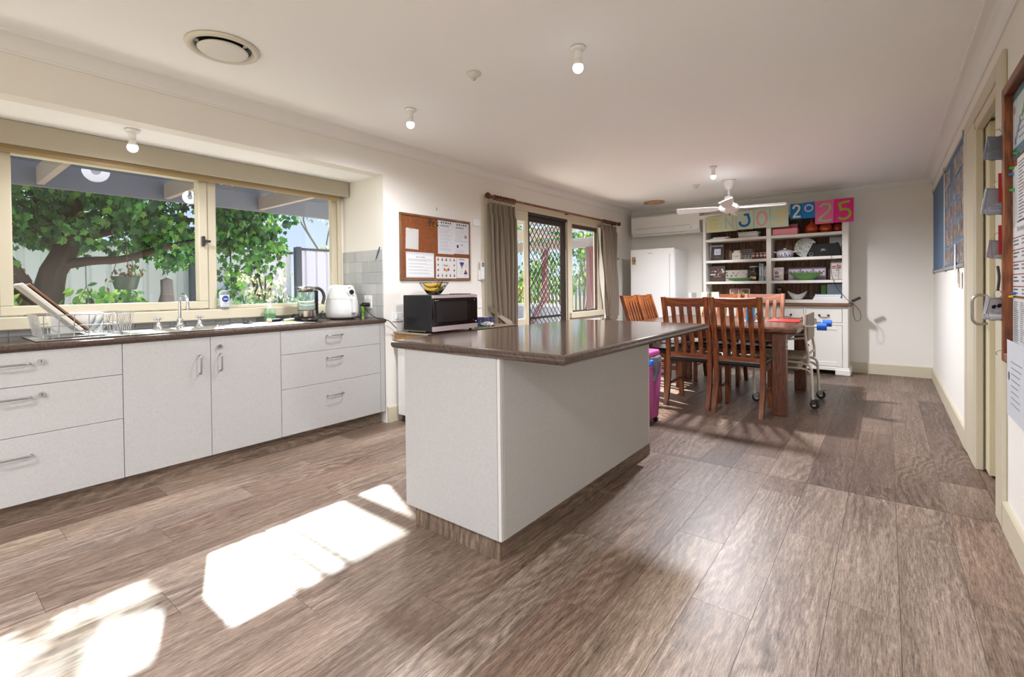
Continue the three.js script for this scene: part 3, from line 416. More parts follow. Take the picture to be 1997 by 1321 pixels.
// ---------- left wall: board, sideboard, curtains ----------
{
  const b = thing('cork_board', 'cork pin board in a thin wooden frame above the microwave', 'pin board', [XL, 1.25, -3.22]);
  bx(b, 'cork', M.cork, XL + 0.001, XL + 0.012, 1.255, 1.845, -3.67, -2.775, 0, 'y'); const fm = M.counterWood;
  bx(b, 'frame_rail', fm, XL + 0.001, XL + 0.02, 1.245, 1.265, -3.68, -2.765, 0.002, 'z'); bx(b, 'frame_rail', fm, XL + 0.001, XL + 0.02, 1.836, 1.856, -3.68, -2.765, 0.002, 'z'); bx(b, 'frame_stile', fm, XL + 0.001, XL + 0.02, 1.265, 1.836, -2.785, -2.765, 0.002, 'y'); bx(b, 'frame_stile', fm, XL + 0.001, XL + 0.02, 1.265, 1.836, -3.68, -3.66, 0.002, 'y');
  for (let i = 0; i < 14; i++) { const p = mesh(b, 'push_pin', cyl(0.004, 0.006, 0.012, 8), mat([0x1c1c1c, 0x5a2a22, 0x2d4a2a, 0x333a60, 0xb9a032][i % 5], 0.4), [0.018, 1.79 - 1.25 + rr(-0.03, 0.03), -3.12 + 3.22 + rr(-0.08, 0.08) - 0.06], [0, 0, -PI / 2 + rr(-0.3, 0.3)]); }
  // sheets: z0 is the left edge as seen from the room
  const sheet = (name, label, z0, z1, y0, y1, draw, tilt = 0, x = 0.0145) => {
    const w = Math.abs(z1 - z0), h = y1 - y0, o = single(name, label, 'paper', box(w, h, 0.0012), printed(M.paper, cmat(256, Math.round(256 * h / w), draw, 0.75)), [XL + x, (y0 + y1) / 2, (z0 + z1) / 2]);
    o.rotation.set(0, PI / 2, tilt); return o;
  };
  sheet('blank_card', 'small blank white card pinned at the left of the cork board', -2.83, -2.98, 1.53, 1.72, (g, w, h) => { fill(g, '#dcdad6', 0, 0, w, h); fill(g, '#c6c4c0', w * 0.86, 0, 4, h); disc(g, '#333', w * 0.4, 12, 8); }, -0.03);
  sheet('calendar_sheet', 'ruled month planner sheet at the lower left of the cork board', -2.83, -3.17, 1.27, 1.505, (g, w, h) => { fill(g, '#eceef4', 0, 0, w, h); fill(g, '#ffffff', 8, 22, w - 16, h - 32); for (let i = 0; i < 12; i++) disc(g, '#555', 12 + i * 21, 6, 3); txt(g, 'MEAL PLANNER', w / 2, 34, 12, '#444', { w: 'normal' }); fill(g, '#b9c4dd', 16, 48, w - 32, 4); for (let i = 0; i < 5; i++) { fill(g, '#cfd3dc', 16, 62 + i * 22, w - 32, 2); } lines(g, 22, 56, w - 60, 5, 22, '#8d93a5', 2); });
  sheet('weekly_sheet', 'plastic-sleeved timetable sheet at the upper middle of the cork board', -3.225, -3.44, 1.505, 1.83, (g, w, h) => { fill(g, '#e6e6ea', 0, 0, w, h); for (let i = 0; i < 5; i++) { disc(g, ['#555', '#777', '#444', '#666', '#555'][i], 60 + i * 36, 22, 12); } lines(g, 40, 50, 150, 2, 12, '#333', 5); for (let i = 0; i < 7; i++) fill(g, '#bfc1c8', 16, 90 + i * 40, w - 32, 2); lines(g, 24, 100, w - 60, 13, 20, '#9a9ca4', 3); });
  sheet('second_weekly_sheet', 'plastic-sleeved sheet at the upper right of the cork board', -3.44, -3.66, 1.515, 1.83, (g, w, h) => { fill(g, '#e9e9ec', 0, 0, w, h); for (let i = 0; i < 5; i++) disc(g, ['#666', '#555', '#888', '#555', '#666'][i], 60 + i * 36, 24, 12); lines(g, 36, 52, 150, 2, 12, '#333', 5); lines(g, 24, 96, w - 60, 6, 20, '#a5a7ae', 3); fill(g, '#8fa5c8', 14, 214, w - 28, 5); disc(g, '#b98f86', 200, 160, 22); fill(g, '#444', 50, 262, 30, 36); fill(g, '#666', 120, 255, 30, 10); lines(g, 24, 320, w - 60, 3, 16, '#aaa', 3); }, 0, 0.0148);
  sheet('feelings_chart', 'white chart of small coloured faces at the lower middle of the cork board', -3.195, -3.475, 1.262, 1.475, (g, w, h) => { fill(g, '#f2f0ee', 0, 0, w, h); const c = ['#a3564f', '#7d5b3e', '#4a4e63', '#b08a5e', '#5e7048']; for (let i = 0; i < 5; i++) for (const y of [26, h - 26]) { disc(g, c[(i + (y > 50 ? 2 : 0)) % 5], 26 + i * 50, y, 10); fill(g, '#777', 16 + i * 50, y - 17, 20, 3); } for (let i = 0; i < 2; i++) for (const x of [26, 226]) disc(g, c[(i + 3) % 5], x, 72 + i * 46, 10); txt(g, 'I feel ...', w / 2, 76, 26, '#5d6a4a'); for (let i = 0; i < 3; i++) disc(g, ['#c96f4a', '#e0b04a', '#a84f6a'][i], 104 + i * 24, 112 + (i === 1 ? 10 : 0), 13); }, 0.0);
  sheet('pyramid_chart', 'white chart with a coloured funnel and pyramid at the lower right of the board', -3.48, -3.655, 1.27, 1.475, (g, w, h) => { fill(g, '#f4f3f1', 0, 0, w, h); lines(g, 40, 16, 170, 2, 10, '#444', 5); const tri = (c, p) => { g.fillStyle = c; g.beginPath(); p.forEach(([x, y], i) => i ? g.lineTo(x, y) : g.moveTo(x, y)); g.fill(); }; tri('#2f3f8f', [[56, 64], [156, 64], [142, 96], [70, 96]]); tri('#7c4f9a', [[70, 96], [142, 96], [130, 122], [82, 122]]); tri('#c8b040', [[82, 122], [130, 122], [120, 146], [92, 146]]); tri('#5f9a4a', [[92, 146], [120, 146], [106, 170]]); tri('#c9463a', [[186, 168], [200, 190], [172, 190]]); tri('#a03a3a', [[172, 190], [200, 190], [214, 216], [158, 216]]); tri('#4a3a6a', [[158, 216], [214, 216], [226, 244], [146, 244]]); lines(g, 168, 90, 60, 5, 14, '#999', 3); lines(g, 60, 190, 70, 4, 14, '#aaa', 3); fill(g, '#333', 160, 268, 40, 5); });
  // plates and controls on the wall
  const plate = (label, z, y, w, h, rocker) => { const s = thing('switch_plate', label, 'switch', [XL, y, z]); mesh(s, 'plate', rbox(0.009, h, w, 0.003), M.whiteGloss, [0.0045, 0, 0]); if (rocker) { mesh(s, 'rocker', rbox(0.007, 0.036, 0.03, 0.002), M.white, [0.011, 0, 0.01]); mesh(s, 'socket_face', rbox(0.004, 0.036, 0.02, 0.002), M.white, [0.009, 0, -0.028]); } };
  plate('white wall plate between the cork board and the curtain rod', -3.8, 1.863, 0.115, 0.075); plate('small white wall plate just above the tissue box', -3.83, 1.0, 0.07, 0.095); plate('white power point on the wall beside the microwave', -2.735, 0.917, 0.115, 0.075, true);
  const rc = thing('air_conditioner_remote', 'white remote control with a grey screen in a wall holder', 'remote', [XL, 1.245, -3.85]); mesh(rc, 'holder', rbox(0.022, 0.11, 0.066, 0.004), M.white, [0.011, 0.06, 0]); mesh(rc, 'remote', rbox(0.018, 0.19, 0.055, 0.006), M.whiteGloss, [0.024, 0.11, -0.008]); mesh(rc, 'screen', rbox(0.002, 0.05, 0.04, 0.001), mat(0x7d8279, 0.3), [0.0335, 0.172, -0.008]);
  for (const [z, y] of [[-3.225, 1.945], [-3.228, 1.93]]) { const o = single('wall_plug', y > 1.94 ? 'upper of two tiny screw holes plugged above the cork board' : 'lower of two tiny screw holes plugged above the cork board', 'wall plug', cyl(0.004, 0.004, 0.006, 8), mat(0x55504a, 0.8), [XL + 0.002, y, z]); o.rotation.z = PI / 2; }
}
{ // sideboard, microwave and company
  const c = thing('side_cabinet', 'low cabinet with a pale timber end under the microwave', 'cabinet', [-3.2, 0, -3.25]);
  bx(c, 'body', M.white, -3.4, -2.99, 0.06, 0.745, -3.83, -2.7, 0.003); bx(c, 'end_rail', M.paleWood, -3.41, -2.97, 0.69, 0.775, -2.699, -2.672, 0.004, 'x'); bx(c, 'top', mat(0x8c7a68, 0.35), -3.41, -2.96, 0.776, 0.792, -3.86, -2.66, 0.004); bx(c, 'top_edge', mat(0x3a2c24, 0.4), -2.962, -2.955, 0.774, 0.79, -3.86, -2.66, 0.001);
  for (const [a, b] of [[-3.82, -3.27], [-3.262, -2.71]]) { const d = bx(c, 'door', M.white, -2.99, -2.972, 0.07, 0.735, a, b, 0.003); mesh(d, 'knob', new THREE.SphereGeometry(0.012, 14, 10), M.nickel, [0.018, 0.1, a < -3.5 ? 0.24 : -0.24]); }
  for (const z of [-3.8, -2.74]) bx(c, 'foot', M.darkMetal, -3.36, -3.02, 0, 0.06, z - 0.03, z + 0.03, 0.003);
  const m = thing('microwave_oven', 'black microwave oven with a steel-trimmed glass door', 'microwave', [-3.12, 0.793, -2.965]);
  bx(m, 'case', mat(0x0b0b0c, 0.5), -3.31, -2.95, 0.808, 1.112, -3.235, -2.695, 0.006); const pink = mat(0xcfc3c2, 0.3, { metalness: 0.75 });
  bx(m, 'top_trim', pink, -2.95, -2.928, 1.085, 1.11, -3.233, -2.697, 0.002); bx(m, 'bottom_trim', pink, -2.95, -2.928, 0.81, 0.85, -3.233, -2.697, 0.002);
  const dr = bx(m, 'door_glass', M.blackGloss, -2.95, -2.93, 0.852, 1.083, -3.16, -2.697, 0.002), mk = (g, w, h) => { fill(g, '#0b0b0c', 0, 0, w, h); disc(g, '#ddd', w * 0.5, 26, 5); fill(g, '#8a2a2a', w * 0.15, h - 44, 18, 8); disc(g, '#8e3b3b', w * 0.3, h - 24, 6); fill(g, '#c9c9c4', w * 0.6, h - 32, 22, 14); };
  bx(dr, 'window_mesh', mat(0x1d1c1c, 0.15), -2.93, -2.929, 0.885, 1.055, -3.10, -2.735); const lg = mesh(dr, 'maker_mark', box(0.05, 0.01, 0.001), cmat(128, 24, (g, w, h) => { fill(g, '#0a0a0a', 0, 0, w, h); disc(g, '#ddd', 12, 12, 8); txt(g, 'LG', 34, 13, 18, '#ddd'); fill(g, '#bbb', 60, 9, 56, 6); }), [0.0105, 0.1, 0.19], [0, PI / 2, 0]);
  const cp = mesh(m, 'control_panel', box(0.072, 0.231, 0.02), printed(M.blackGloss, cmat(96, 300, mk, 0.12)), [-2.94 + 3.12, 0.9675 - 0.793, -3.197 + 2.965]); cp.rotation.y = PI / 2;
  for (const [x, z] of [[-3.27, -3.2], [-2.99, -3.2], [-3.27, -2.73], [-2.99, -2.73]]) mesh(m, 'foot', cyl(0.014, 0.012, 0.016, 12), M.rubber, [x + 3.12, 0.008, z + 2.965]);
  bx(m, 'side_trim', M.nickel, -3.29, -3.02, 0.806, 0.812, -2.696, -2.691, 0.001);
  for (let i = 0; i < 10; i++) bx(m, 'vent_slot', M.black, -3.27 + i * 0.014, -3.264 + i * 0.014, 0.84, 0.92, -2.6955, -2.6935);
  const bw = thing('fruit_bowl', 'clear glass bowl of bananas on the microwave', 'bowl', [-3.17, 1.113, -2.93]);
  mesh(bw, 'glass', lathe([[0, 0], [0.055, 0], [0.062, 0.008], [0.095, 0.05], [0.13, 0.1], [0.133, 0.108], [0.127, 0.102], [0.09, 0.052], [0.058, 0.013], [0, 0.008]], 40), mat(0xeaf2ee, 0.03, { transmission: 1, thickness: 0.004, ior: 1.47 }));
  const ban = (() => { const pts = []; for (let i = 0; i <= 10; i++) { const a = -0.85 + i * 0.17; pts.push(V(0.1 * Math.sin(a), 0.05 * (1 - Math.cos(a)) * 1.6, 0)); } const c3 = new THREE.CatmullRomCurve3(pts), g = new THREE.TubeGeometry(c3, 20, 0.0175, 10, false), p = g.attributes.position; for (let i = 0; i < p.count; i++) { const k = Math.floor(i / 11) / 20, s = Math.pow(Math.sin(clamp(k * 0.9 + 0.06) * PI), 0.45), q = c3.getPointAt(Math.min(1, k)); p.setXYZ(i, q.x + (p.getX(i) - q.x) * s, q.y + (p.getY(i) - q.y) * s, q.z + (p.getZ(i) - q.z) * s); } g.computeVertexNormals(); return g; })();
  const bm = mat(0xc79a2c, 0.5), bt = mat(0x4f3a1c, 0.7);
  [[0.02, 0.03, 0.045, 0.2, 0, 'lying lowest at the front of the glass bowl'], [0.0, 0.034, -0.03, 0.15, 0.1, 'lying across the middle of the glass bowl'], [0.03, 0.066, -0.02, -0.3, 0.15, 'resting on top at the right of the glass bowl'], [-0.03, 0.07, 0.03, 0.35, -0.1, 'at the back of the glass bowl']].forEach(([x, y, z, a, t, s]) => { const o = thing('banana', `ripe spotted banana ${s}`, 'banana', [-3.17 + x * 0.8, 1.117 + y, -2.93 + z], a, 'bananas in the glass bowl'); mesh(o, 'fruit', ban, bm, [0, 0, 0], [0, 0, t]); const st = mesh(o, 'stalk', cyl(0.004, 0.006, 0.022, 8), bt, [0.088, 0.038, 0], [0, 0, -0.7]); });
  single('folded_cloth', 'thin mauve folded cloth lying on the microwave beside the bowl', 'cloth', rbox(0.14, 0.007, 0.14, 0.003), mat(0x9c6a78, 0.9), [-3.05, 1.117, -3.14], [0, 0.1, 0]);
  const navy = cmat(256, 128, (g, w, h) => { fill(g, '#23284e', 0, 0, w, h); for (let i = 0; i < 70; i++) { const x = rnd() * w, y = rnd() * h; g.fillStyle = rnd() < 0.5 ? '#cfd3e0' : '#8f97b8'; g.beginPath(); const s = rr(3, 7); g.moveTo(x, y - s); g.lineTo(x + s * 0.7, y); g.lineTo(x, y + s); g.lineTo(x - s * 0.6, y); g.fill(); } }, 0.6);
  const tb = thing('tissue_box', 'navy blue tissue box with a white motif beside the microwave', 'tissue box', [-3.16, 0.793, -3.56], 0.75); mesh(tb, 'carton', rbox(0.23, 0.085, 0.12, 0.003), navy, [0, 0.043, 0]); mesh(tb, 'slot', cyl(0.04, 0.04, 0.002, 20), M.white, [0, 0.086, 0]).scale.set(1.6, 1, 0.5);
  const fo = new THREE.IcosahedronGeometry(0.045, 3), fp = fo.attributes.position; for (let i = 0; i < fp.count; i++) { const v = V(fp.getX(i), fp.getY(i), fp.getZ(i)), k = 0.75 + 0.5 * noise(v.x * 90 + 9, v.y * 90 + v.z * 70 + 9, 99, 99, 5); fp.setXYZ(i, v.x * k * 1.3, v.y * k * 0.5, v.z * k); } fo.computeVertexNormals();
  single('foil_wrapper', 'crumpled silver wrapper lying before the tissue box', 'wrapper', fo, mat(0xcfd0cc, 0.3, { metalness: 0.6 }), [-3.04, 0.818, -3.5], [0, 0.6, 0]); single('green_booklet', 'thin green booklet at the edge of the side cabinet', 'booklet', rbox(0.05, 0.008, 0.15, 0.002), mat(0x3f6a4a, 0.6), [-2.99, 0.7965, -3.36], [0, -0.05, 0]);
}
{ // curtain pole, rings, curtains
  const yr = 2.155, xr = XL + 0.085;
  const r = thing('curtain_pole', 'polished timber curtain pole over the dining doors', 'curtain pole', [xr, yr, -5.48]);
  const g = cyl(0.014, 0.014, 3.1, 16); g.rotateX(PI / 2); mesh(r, 'pole', uvm(g, 'z'), M.rod);
  for (const s of [1, -1]) { const f = lathe([[0.014, 0], [0.02, 0.004], [0.016, 0.012], [0.03, 0.03], [0.033, 0.045], [0.026, 0.06], [0.01, 0.068], [0, 0.069]], 20); f.rotateX(s * PI / 2); mesh(r, 'finial', f, M.ringWood, [0, 0, s * 1.55]); }
  for (const z of [1.5, -0.09, -1.5]) { const b = mesh(r, 'bracket', rbox(0.085, 0.022, 0.03, 0.005), M.rod, [-0.042, -0.004, z]); mesh(b, 'bracket_plate', rbox(0.012, 0.07, 0.05, 0.004), M.rod, [-0.036, -0.01, 0]); }
  const rg = new THREE.TorusGeometry(0.024, 0.0055, 8, 20);
  const ring = (z, label, group) => { const o = thing('curtain_ring', label, 'curtain ring', [xr, yr - 0.006, z], 0, group); mesh(o, 'hoop', rg, M.ringWood, [0, 0, 0], [0, rr(-0.2, 0.2), 0]); mesh(o, 'eyelet', new THREE.TorusGeometry(0.006, 0.0015, 6, 12), M.nickel, [0, -0.034, 0]); };
  for (let i = 0; i < 9; i++) ring(-4.0 - i * 0.044, 'dark timber ring holding up the left-hand dining curtain', 'rings of the left curtain');
  for (let i = 0; i < 9; i++) ring(-6.53 - i * 0.055, 'dark timber ring holding up the far dining curtain', 'rings of the far curtain');
  const cloth = mat(0x8a7d6d, 0.9, { side: THREE.DoubleSide, map: fineGrain });
  const curtain = (f, nu, nv) => { const P = [], I = []; for (let j = 0; j <= nv; j++) for (let i = 0; i <= nu; i++) P.push(...f(i / nu, j / nv)); for (let j = 0; j < nv; j++) for (let i = 0; i < nu; i++) { const a = j * (nu + 1) + i, b = a + 1, c = a + nu + 1, d = c + 1; I.push(a, c, b, b, c, d); } const g2 = new THREE.BufferGeometry(); g2.setAttribute('position', new THREE.Float32BufferAttribute(P, 3)); const uv = []; for (let j = 0; j <= nv; j++) for (let i = 0; i <= nu; i++) uv.push(i / nu, 2 * j / nv); g2.setAttribute('uv', new THREE.Float32BufferAttribute(uv, 2)); g2.setIndex(I); g2.computeVertexNormals(); return g2; };
  const wave = (u, v, n) => { const hd = clamp((v - 0.0) / 0.07), k = v < 0.06 ? 0.55 : 1; return (0.5 + 0.5 * Math.sin(u * n * 2 * PI + 1.3 * Math.sin(v * 3 + u * 5))) * k + 0.25 * Math.sin(u * n * 4.3 * PI + v * 2); };
  const c1 = thing('curtain', 'taupe pleated curtain drawn to the side next to the microwave', 'curtain', [XL + 0.06, 0.02, -4.17]);
  mesh(c1, 'drape', curtain((u, v) => { const y = 2.095 - v * 2.06, half = lerp(0.225, 0.185, clamp(v * 1.4)) + 0.02 * Math.sin(v * 5); const z = -4.175 + half - u * 2 * half; const x = XL + 0.045 + 0.075 * wave(u, v, 5.5) * (0.6 + 0.5 * v); return [x - (XL + 0.06), y - 0.02, z + 4.17]; }, 110, 40), cloth);
  mesh(c1, 'turned_hem', curtain((u, v) => { const a = V(XL + 0.03, 0.985, -3.93), b = V(XL + 0.17, 0.80, -4.16), w = V(0.05, -0.14, 0.0); const p = a.clone().lerp(b, u).addScaledVector(w, v * (0.3 + 0.5 * u)); return [p.x - (XL + 0.06) + 0.012 * Math.sin(u * 7 + v * 4), p.y - 0.02, p.z + 4.17]; }, 16, 6), mat(0x8a7d6d, 0.9, { side: THREE.DoubleSide }));
  const c2 = thing('curtain', 'taupe curtain gathered to a point beside the far dining window', 'curtain', [XL + 0.07, 0.6, -6.77]);
  mesh(c2, 'drape', curtain((u, v) => { const bot = 0.60 + 0.16 * Math.pow(Math.abs(u - 0.55) * 1.8, 1.5), y = lerp(2.105, bot, v), t = Math.pow(v, 1.5), zl = lerp(-6.50, -6.66, t), zr = lerp(-7.03, -6.9, t); const z = lerp(zl, zr, u), x = XL + 0.05 + 0.07 * wave(u, v, 6) * (0.7 + 0.5 * v); return [x - (XL + 0.07), y - 0.6, z + 6.77]; }, 120, 40), cloth);
  mesh(c2, 'lining', curtain((u, v) => { const y = lerp(2.05, 0.68, v), t = Math.pow(v, 1.5), z = lerp(-6.47, -6.62, t) - u * 0.05, x = XL + 0.03 + 0.03 * u + 0.012 * Math.sin(v * 9 + u * 3); return [x - (XL + 0.07), y - 0.6, z + 6.77]; }, 8, 24), mat(0xe4ddd0, 0.9, { side: THREE.DoubleSide }));
  const vine = thing('hanging_vine', 'thin pale vine with two green leaves trained on the wall by the fridge', 'plant', [XL + 0.02, 1.06, -7.3]);
  mesh(vine, 'stem', tube([[0.01, 0, -0.1], [0.02, 0.12, -0.06], [0.015, 0.3, -0.0], [0.02, 0.45, 0.08], [0.01, 0.55, 0.16]], 0.0028, 6, 40), mat(0xc9cbb0, 0.7)); for (const [y, z, a] of [[0.56, 0.15, 0.4], [0.545, 0.2, 1.2], [0.57, 0.24, 0.1]]) { const lf = new THREE.SphereGeometry(0.03, 10, 8); lf.scale(0.12, 0.55, 1); mesh(vine, 'leaf', lf, M.leafLight, [0.02, y, z], [a, 0.3, 0]); }
}

// ---------- dining end ----------
{
  // chair facing -z: origin on the floor between the rear feet
  const stile = (() => { const pts = [[0, 0], [-0.045, 0.12], [-0.085, 0.28], [-0.1, 0.44], [-0.085, 0.58], [-0.03, 0.8], [0.05, 1.057]]; const f = new THREE.CatmullRomCurve3(pts.map(([z, y]) => V(z, y, 0))).getPoints(18); const a = f.map(p => [p.x - 0.02, p.y]), b = f.map(p => [p.x + 0.022, p.y]).reverse(); const g = ext(shape([...a, ...b]), 0.036, { bevelEnabled: true, bevelSize: 0.003, bevelThickness: 0.003, bevelSegments: 1 }); g.rotateY(-PI / 2); g.translate(0.018, 0, 0); return g; })();
  const zAt = y => { const t = [[0.44, -0.1], [0.58, -0.085], [0.8, -0.03], [1.057, 0.05]]; for (let i = 0; i < 3; i++) if (y <= t[i + 1][0]) return lerp(t[i][1], t[i + 1][1], (y - t[i][0]) / (t[i + 1][0] - t[i][0])); return 0.05; };
  const slat = (() => { const P = []; for (let k = 0; k <= 6; k++) { const y = lerp(0.5, 0.98, k / 6); P.push([zAt(y) - 0.002, y]); } const s = shape([...P.map(([z, y]) => [z - 0.007, y]), ...P.map(([z, y]) => [z + 0.007, y]).reverse()]); const g = ext(s, 0.036, { bevelEnabled: true, bevelSize: 0.002, bevelThickness: 0.002, bevelSegments: 1 }); g.rotateY(-PI / 2); g.translate(0.018, 0, 0); return uvm(g, 'y'); })();
  const stG = uvm(stile, 'y'), topG = (() => { const g = new THREE.BoxGeometry(0.44, 0.085, 0.026, 10, 1, 1), p = g.attributes.position; for (let i = 0; i < p.count; i++) { const u = p.getX(i) / 0.22; p.setZ(i, p.getZ(i) + 0.018 * (1 - u * u)); p.setY(i, p.getY(i) - (p.getY(i) > 0 ? 0.004 * (1 - u * u) : 0)); } return uvm(g, 'x'); })();
  const rail = uvm(cbox(0.37, 0.075, 0.022, 0.003), 'x'), leg = uvm(cbox(0.042, 0.43, 0.042, 0.003), 'y'), side = uvm(cbox(0.02, 0.05, 0.36, 0.002), 'z'), str = uvm(cbox(0.02, 0.026, 0.35, 0.002), 'z'), frontRail = uvm(cbox(0.35, 0.05, 0.02, 0.002), 'x');
  const seatG = rbox(0.43, 0.06, 0.41, 0.024, 3);
  const chair = (p, ry, label) => {
    const c = thing('dining_chair', label, 'chair', p, ry, 'slat-back dining chairs');
    for (const s of [-1, 1]) { mesh(c, 'rear_leg', stG, M.chair, [s * 0.196, 0, 0]); mesh(c, 'front_leg', leg, M.chair, [s * 0.19, 0.215, -0.46]); mesh(c, 'side_rail', side, M.chair, [s * 0.192, 0.405, -0.28]); mesh(c, 'stretcher', str, M.chair, [s * 0.192, 0.2, -0.26]); }
    mesh(c, 'top_rail', topG, M.chair, [0, 1.016, 0.035], [0.28, 0, 0]); mesh(c, 'lower_rail', rail, M.chair, [0, 0.475, -0.094]); mesh(c, 'front_rail', frontRail, M.chair, [0, 0.405, -0.46]);
    for (let i = 0; i < 4; i++) mesh(c, 'slat', slat, M.chair, [-0.1155 + i * 0.077, 0, 0]);
    mesh(c, 'seat', seatG, M.leather, [0, 0.455, -0.285]); return c;
  };
  chair([-1.06, 0, -4.605], 0, 'slat-back chair nearest the camera, tucked in at the near right of the table');
  chair([-1.515, 0, -4.63], 0.02, 'slat-back chair partly behind the island worktop, at the near left of the table');
  chair([-1.64, 0, -6.40], PI, 'slat-back chair with a floral cloth on it, at the far left of the table');
  chair([-1.165, 0, -6.40], PI, 'slat-back chair in front of the dresser, at the far right of the table');
  chair([-2.36, 0, -5.34], -PI / 2, 'slat-back chair at the left end of the table, nearer the island');
  chair([-2.40, 0, -5.86], -PI / 2, 'slat-back chair at the left end of the table, nearer the fridge');
}
{ // heavy square table
  const t = thing('dining_table', 'heavy dark timber dining table with square legs', 'table', [-1.38, 0, -5.5]), x0 = -2.15, x1 = -0.61, z0 = -6.26, z1 = -4.74;
  const n = 9; for (let i = 0; i < n; i++) { const a = lerp(z0 + 0.09, z1 - 0.09, i / n), b = lerp(z0 + 0.09, z1 - 0.09, (i + 1) / n); bx(t, 'top_board', M.table, x0 + 0.09, x1 - 0.09, 0.742, 0.789, a + 0.0008, b - 0.0008, 0.004, 'x'); }
  bx(t, 'border_board', M.table, x0, x1, 0.737, 0.79, z1 - 0.089, z1, 0.014, 'x'); bx(t, 'border_board', M.table, x0, x1, 0.737, 0.79, z0, z0 + 0.089, 0.014, 'x'); bx(t, 'border_board', M.table, x0, x0 + 0.089, 0.737, 0.79, z0 + 0.09, z1 - 0.09, 0.014, 'z'); bx(t, 'border_board', M.table, x1 - 0.089, x1, 0.737, 0.79, z0 + 0.09, z1 - 0.09, 0.014, 'z');
  for (const x of [x0 + 0.09, x1 - 0.2]) for (const z of [z0 + 0.05, z1 - 0.16]) { const l = bx(t, 'leg', M.tableLeg, x, x + 0.11, 0, 0.736, z, z + 0.11, 0.006, 'y'); if (x > -1.5 && z > -5.5) { const p = mesh(l, 'bracket', rbox(0.004, 0.09, 0.035, 0.001), M.nickel, [0.056, 0.27, 0.03]); for (const y of [0.02, -0.02]) { const g = cyl(0.008, 0.008, 0.006, 10); g.rotateZ(PI / 2); mesh(l, 'bolt', g, M.darkMetal, [0.06, 0.27 + y, 0.03]); } } }
  bx(t, 'apron', M.tableLeg, x0 + 0.2, x1 - 0.2, 0.65, 0.736, z1 - 0.12, z1 - 0.095, 0.003, 'x'); bx(t, 'apron', M.tableLeg, x0 + 0.2, x1 - 0.2, 0.65, 0.736, z0 + 0.095, z0 + 0.12, 0.003, 'x'); bx(t, 'apron', M.tableLeg, x0 + 0.12, x0 + 0.145, 0.65, 0.736, z0 + 0.16, z1 - 0.16, 0.003, 'z'); bx(t, 'apron', M.tableLeg, x1 - 0.145, x1 - 0.12, 0.65, 0.736, z0 + 0.16, z1 - 0.16, 0.003, 'z');
  single('red_placemat', 'red plastic placemat at the right side of the table', 'placemat', rbox(0.28, 0.004, 0.4, 0.0015), mat(0xc92f2e, 0.35), [-0.84, 0.7925, -5.68], [0, 0.05, 0]);
  const bb = thing('blue_bottle', 'tall bright blue plastic bottle standing on the table', 'bottle', [-1.09, 0.79, -5.32]); mesh(bb, 'body', rbox(0.075, 0.15, 0.075, 0.014, 3), mat(0x2f9fe8, 0.3), [0, 0.076, 0]); mesh(bb, 'lid', rbox(0.07, 0.035, 0.07, 0.012), mat(0x63bdf2, 0.35), [0, 0.168, 0]);
  const fl = cmat(256, 256, (g, w, h) => { fill(g, '#efe3c8', 0, 0, w, h); for (let i = 0; i < 70; i++) disc(g, ['#d8496a', '#e98aa0', '#6f9a4a', '#c9a23e', '#3f3a36'][i % 5], rnd() * w, rnd() * h, rr(5, 17)); }, 0.9, { side: THREE.DoubleSide });
  const cl = thing('floral_apron', 'floral cloth hung over the corner of the far left chair', 'cloth', [-1.78, 0.7, -6.47]); const cg = new THREE.PlaneGeometry(0.2, 0.62, 14, 30), cp = cg.attributes.position; for (let i = 0; i < cp.count; i++) { const v = (cp.getY(i) + 0.31) / 0.62, x = cp.getX(i); const y = cp.getY(i); cp.setZ(i, v > 0.5 ? 0.052 - 0.0 + 0.006 * Math.sin(x * 60) : 0.06 + 0.015 * Math.sin(x * 50 + y * 8)); } cg.computeVertexNormals();
  const top = 1.072; const bend = (() => { const P = [], I = [], U = [], nu = 14, nv = 36; for (let j = 0; j <= nv; j++) for (let i = 0; i <= nu; i++) { const u = i / nu, v = j / nv, s = v * 0.62; let y, z; if (s < 0.36) { y = top - 0.36 + s; z = 0.075; } else if (s < 0.42) { const a = (s - 0.36) / 0.06 * PI; y = top + 0.008 * Math.sin(a); z = 0.075 - 0.055 * (1 - Math.cos(a)) / 2 * 1.6; } else { y = top - (s - 0.42); z = -0.014 - 0.02 * Math.min(1, (s - 0.42) * 4); } P.push((u - 0.5) * 0.2 * (1 + 0.1 * Math.sin(v * 5)) , y - 0.7, z + 0.006 * Math.sin(u * 16 + v * 4)); U.push(u, v * 2); } for (let j = 0; j < nv; j++) for (let i = 0; i < nu; i++) { const a = j * (nu + 1) + i; I.push(a, a + 1, a + nu + 1, a + 1, a + nu + 2, a + nu + 1); } const g = new THREE.BufferGeometry(); g.setAttribute('position', new THREE.Float32BufferAttribute(P, 3)); g.setAttribute('uv', new THREE.Float32BufferAttribute(U, 2)); g.setIndex(I); g.computeVertexNormals(); return g; })(); mesh(cl, 'fabric', bend, fl);
}
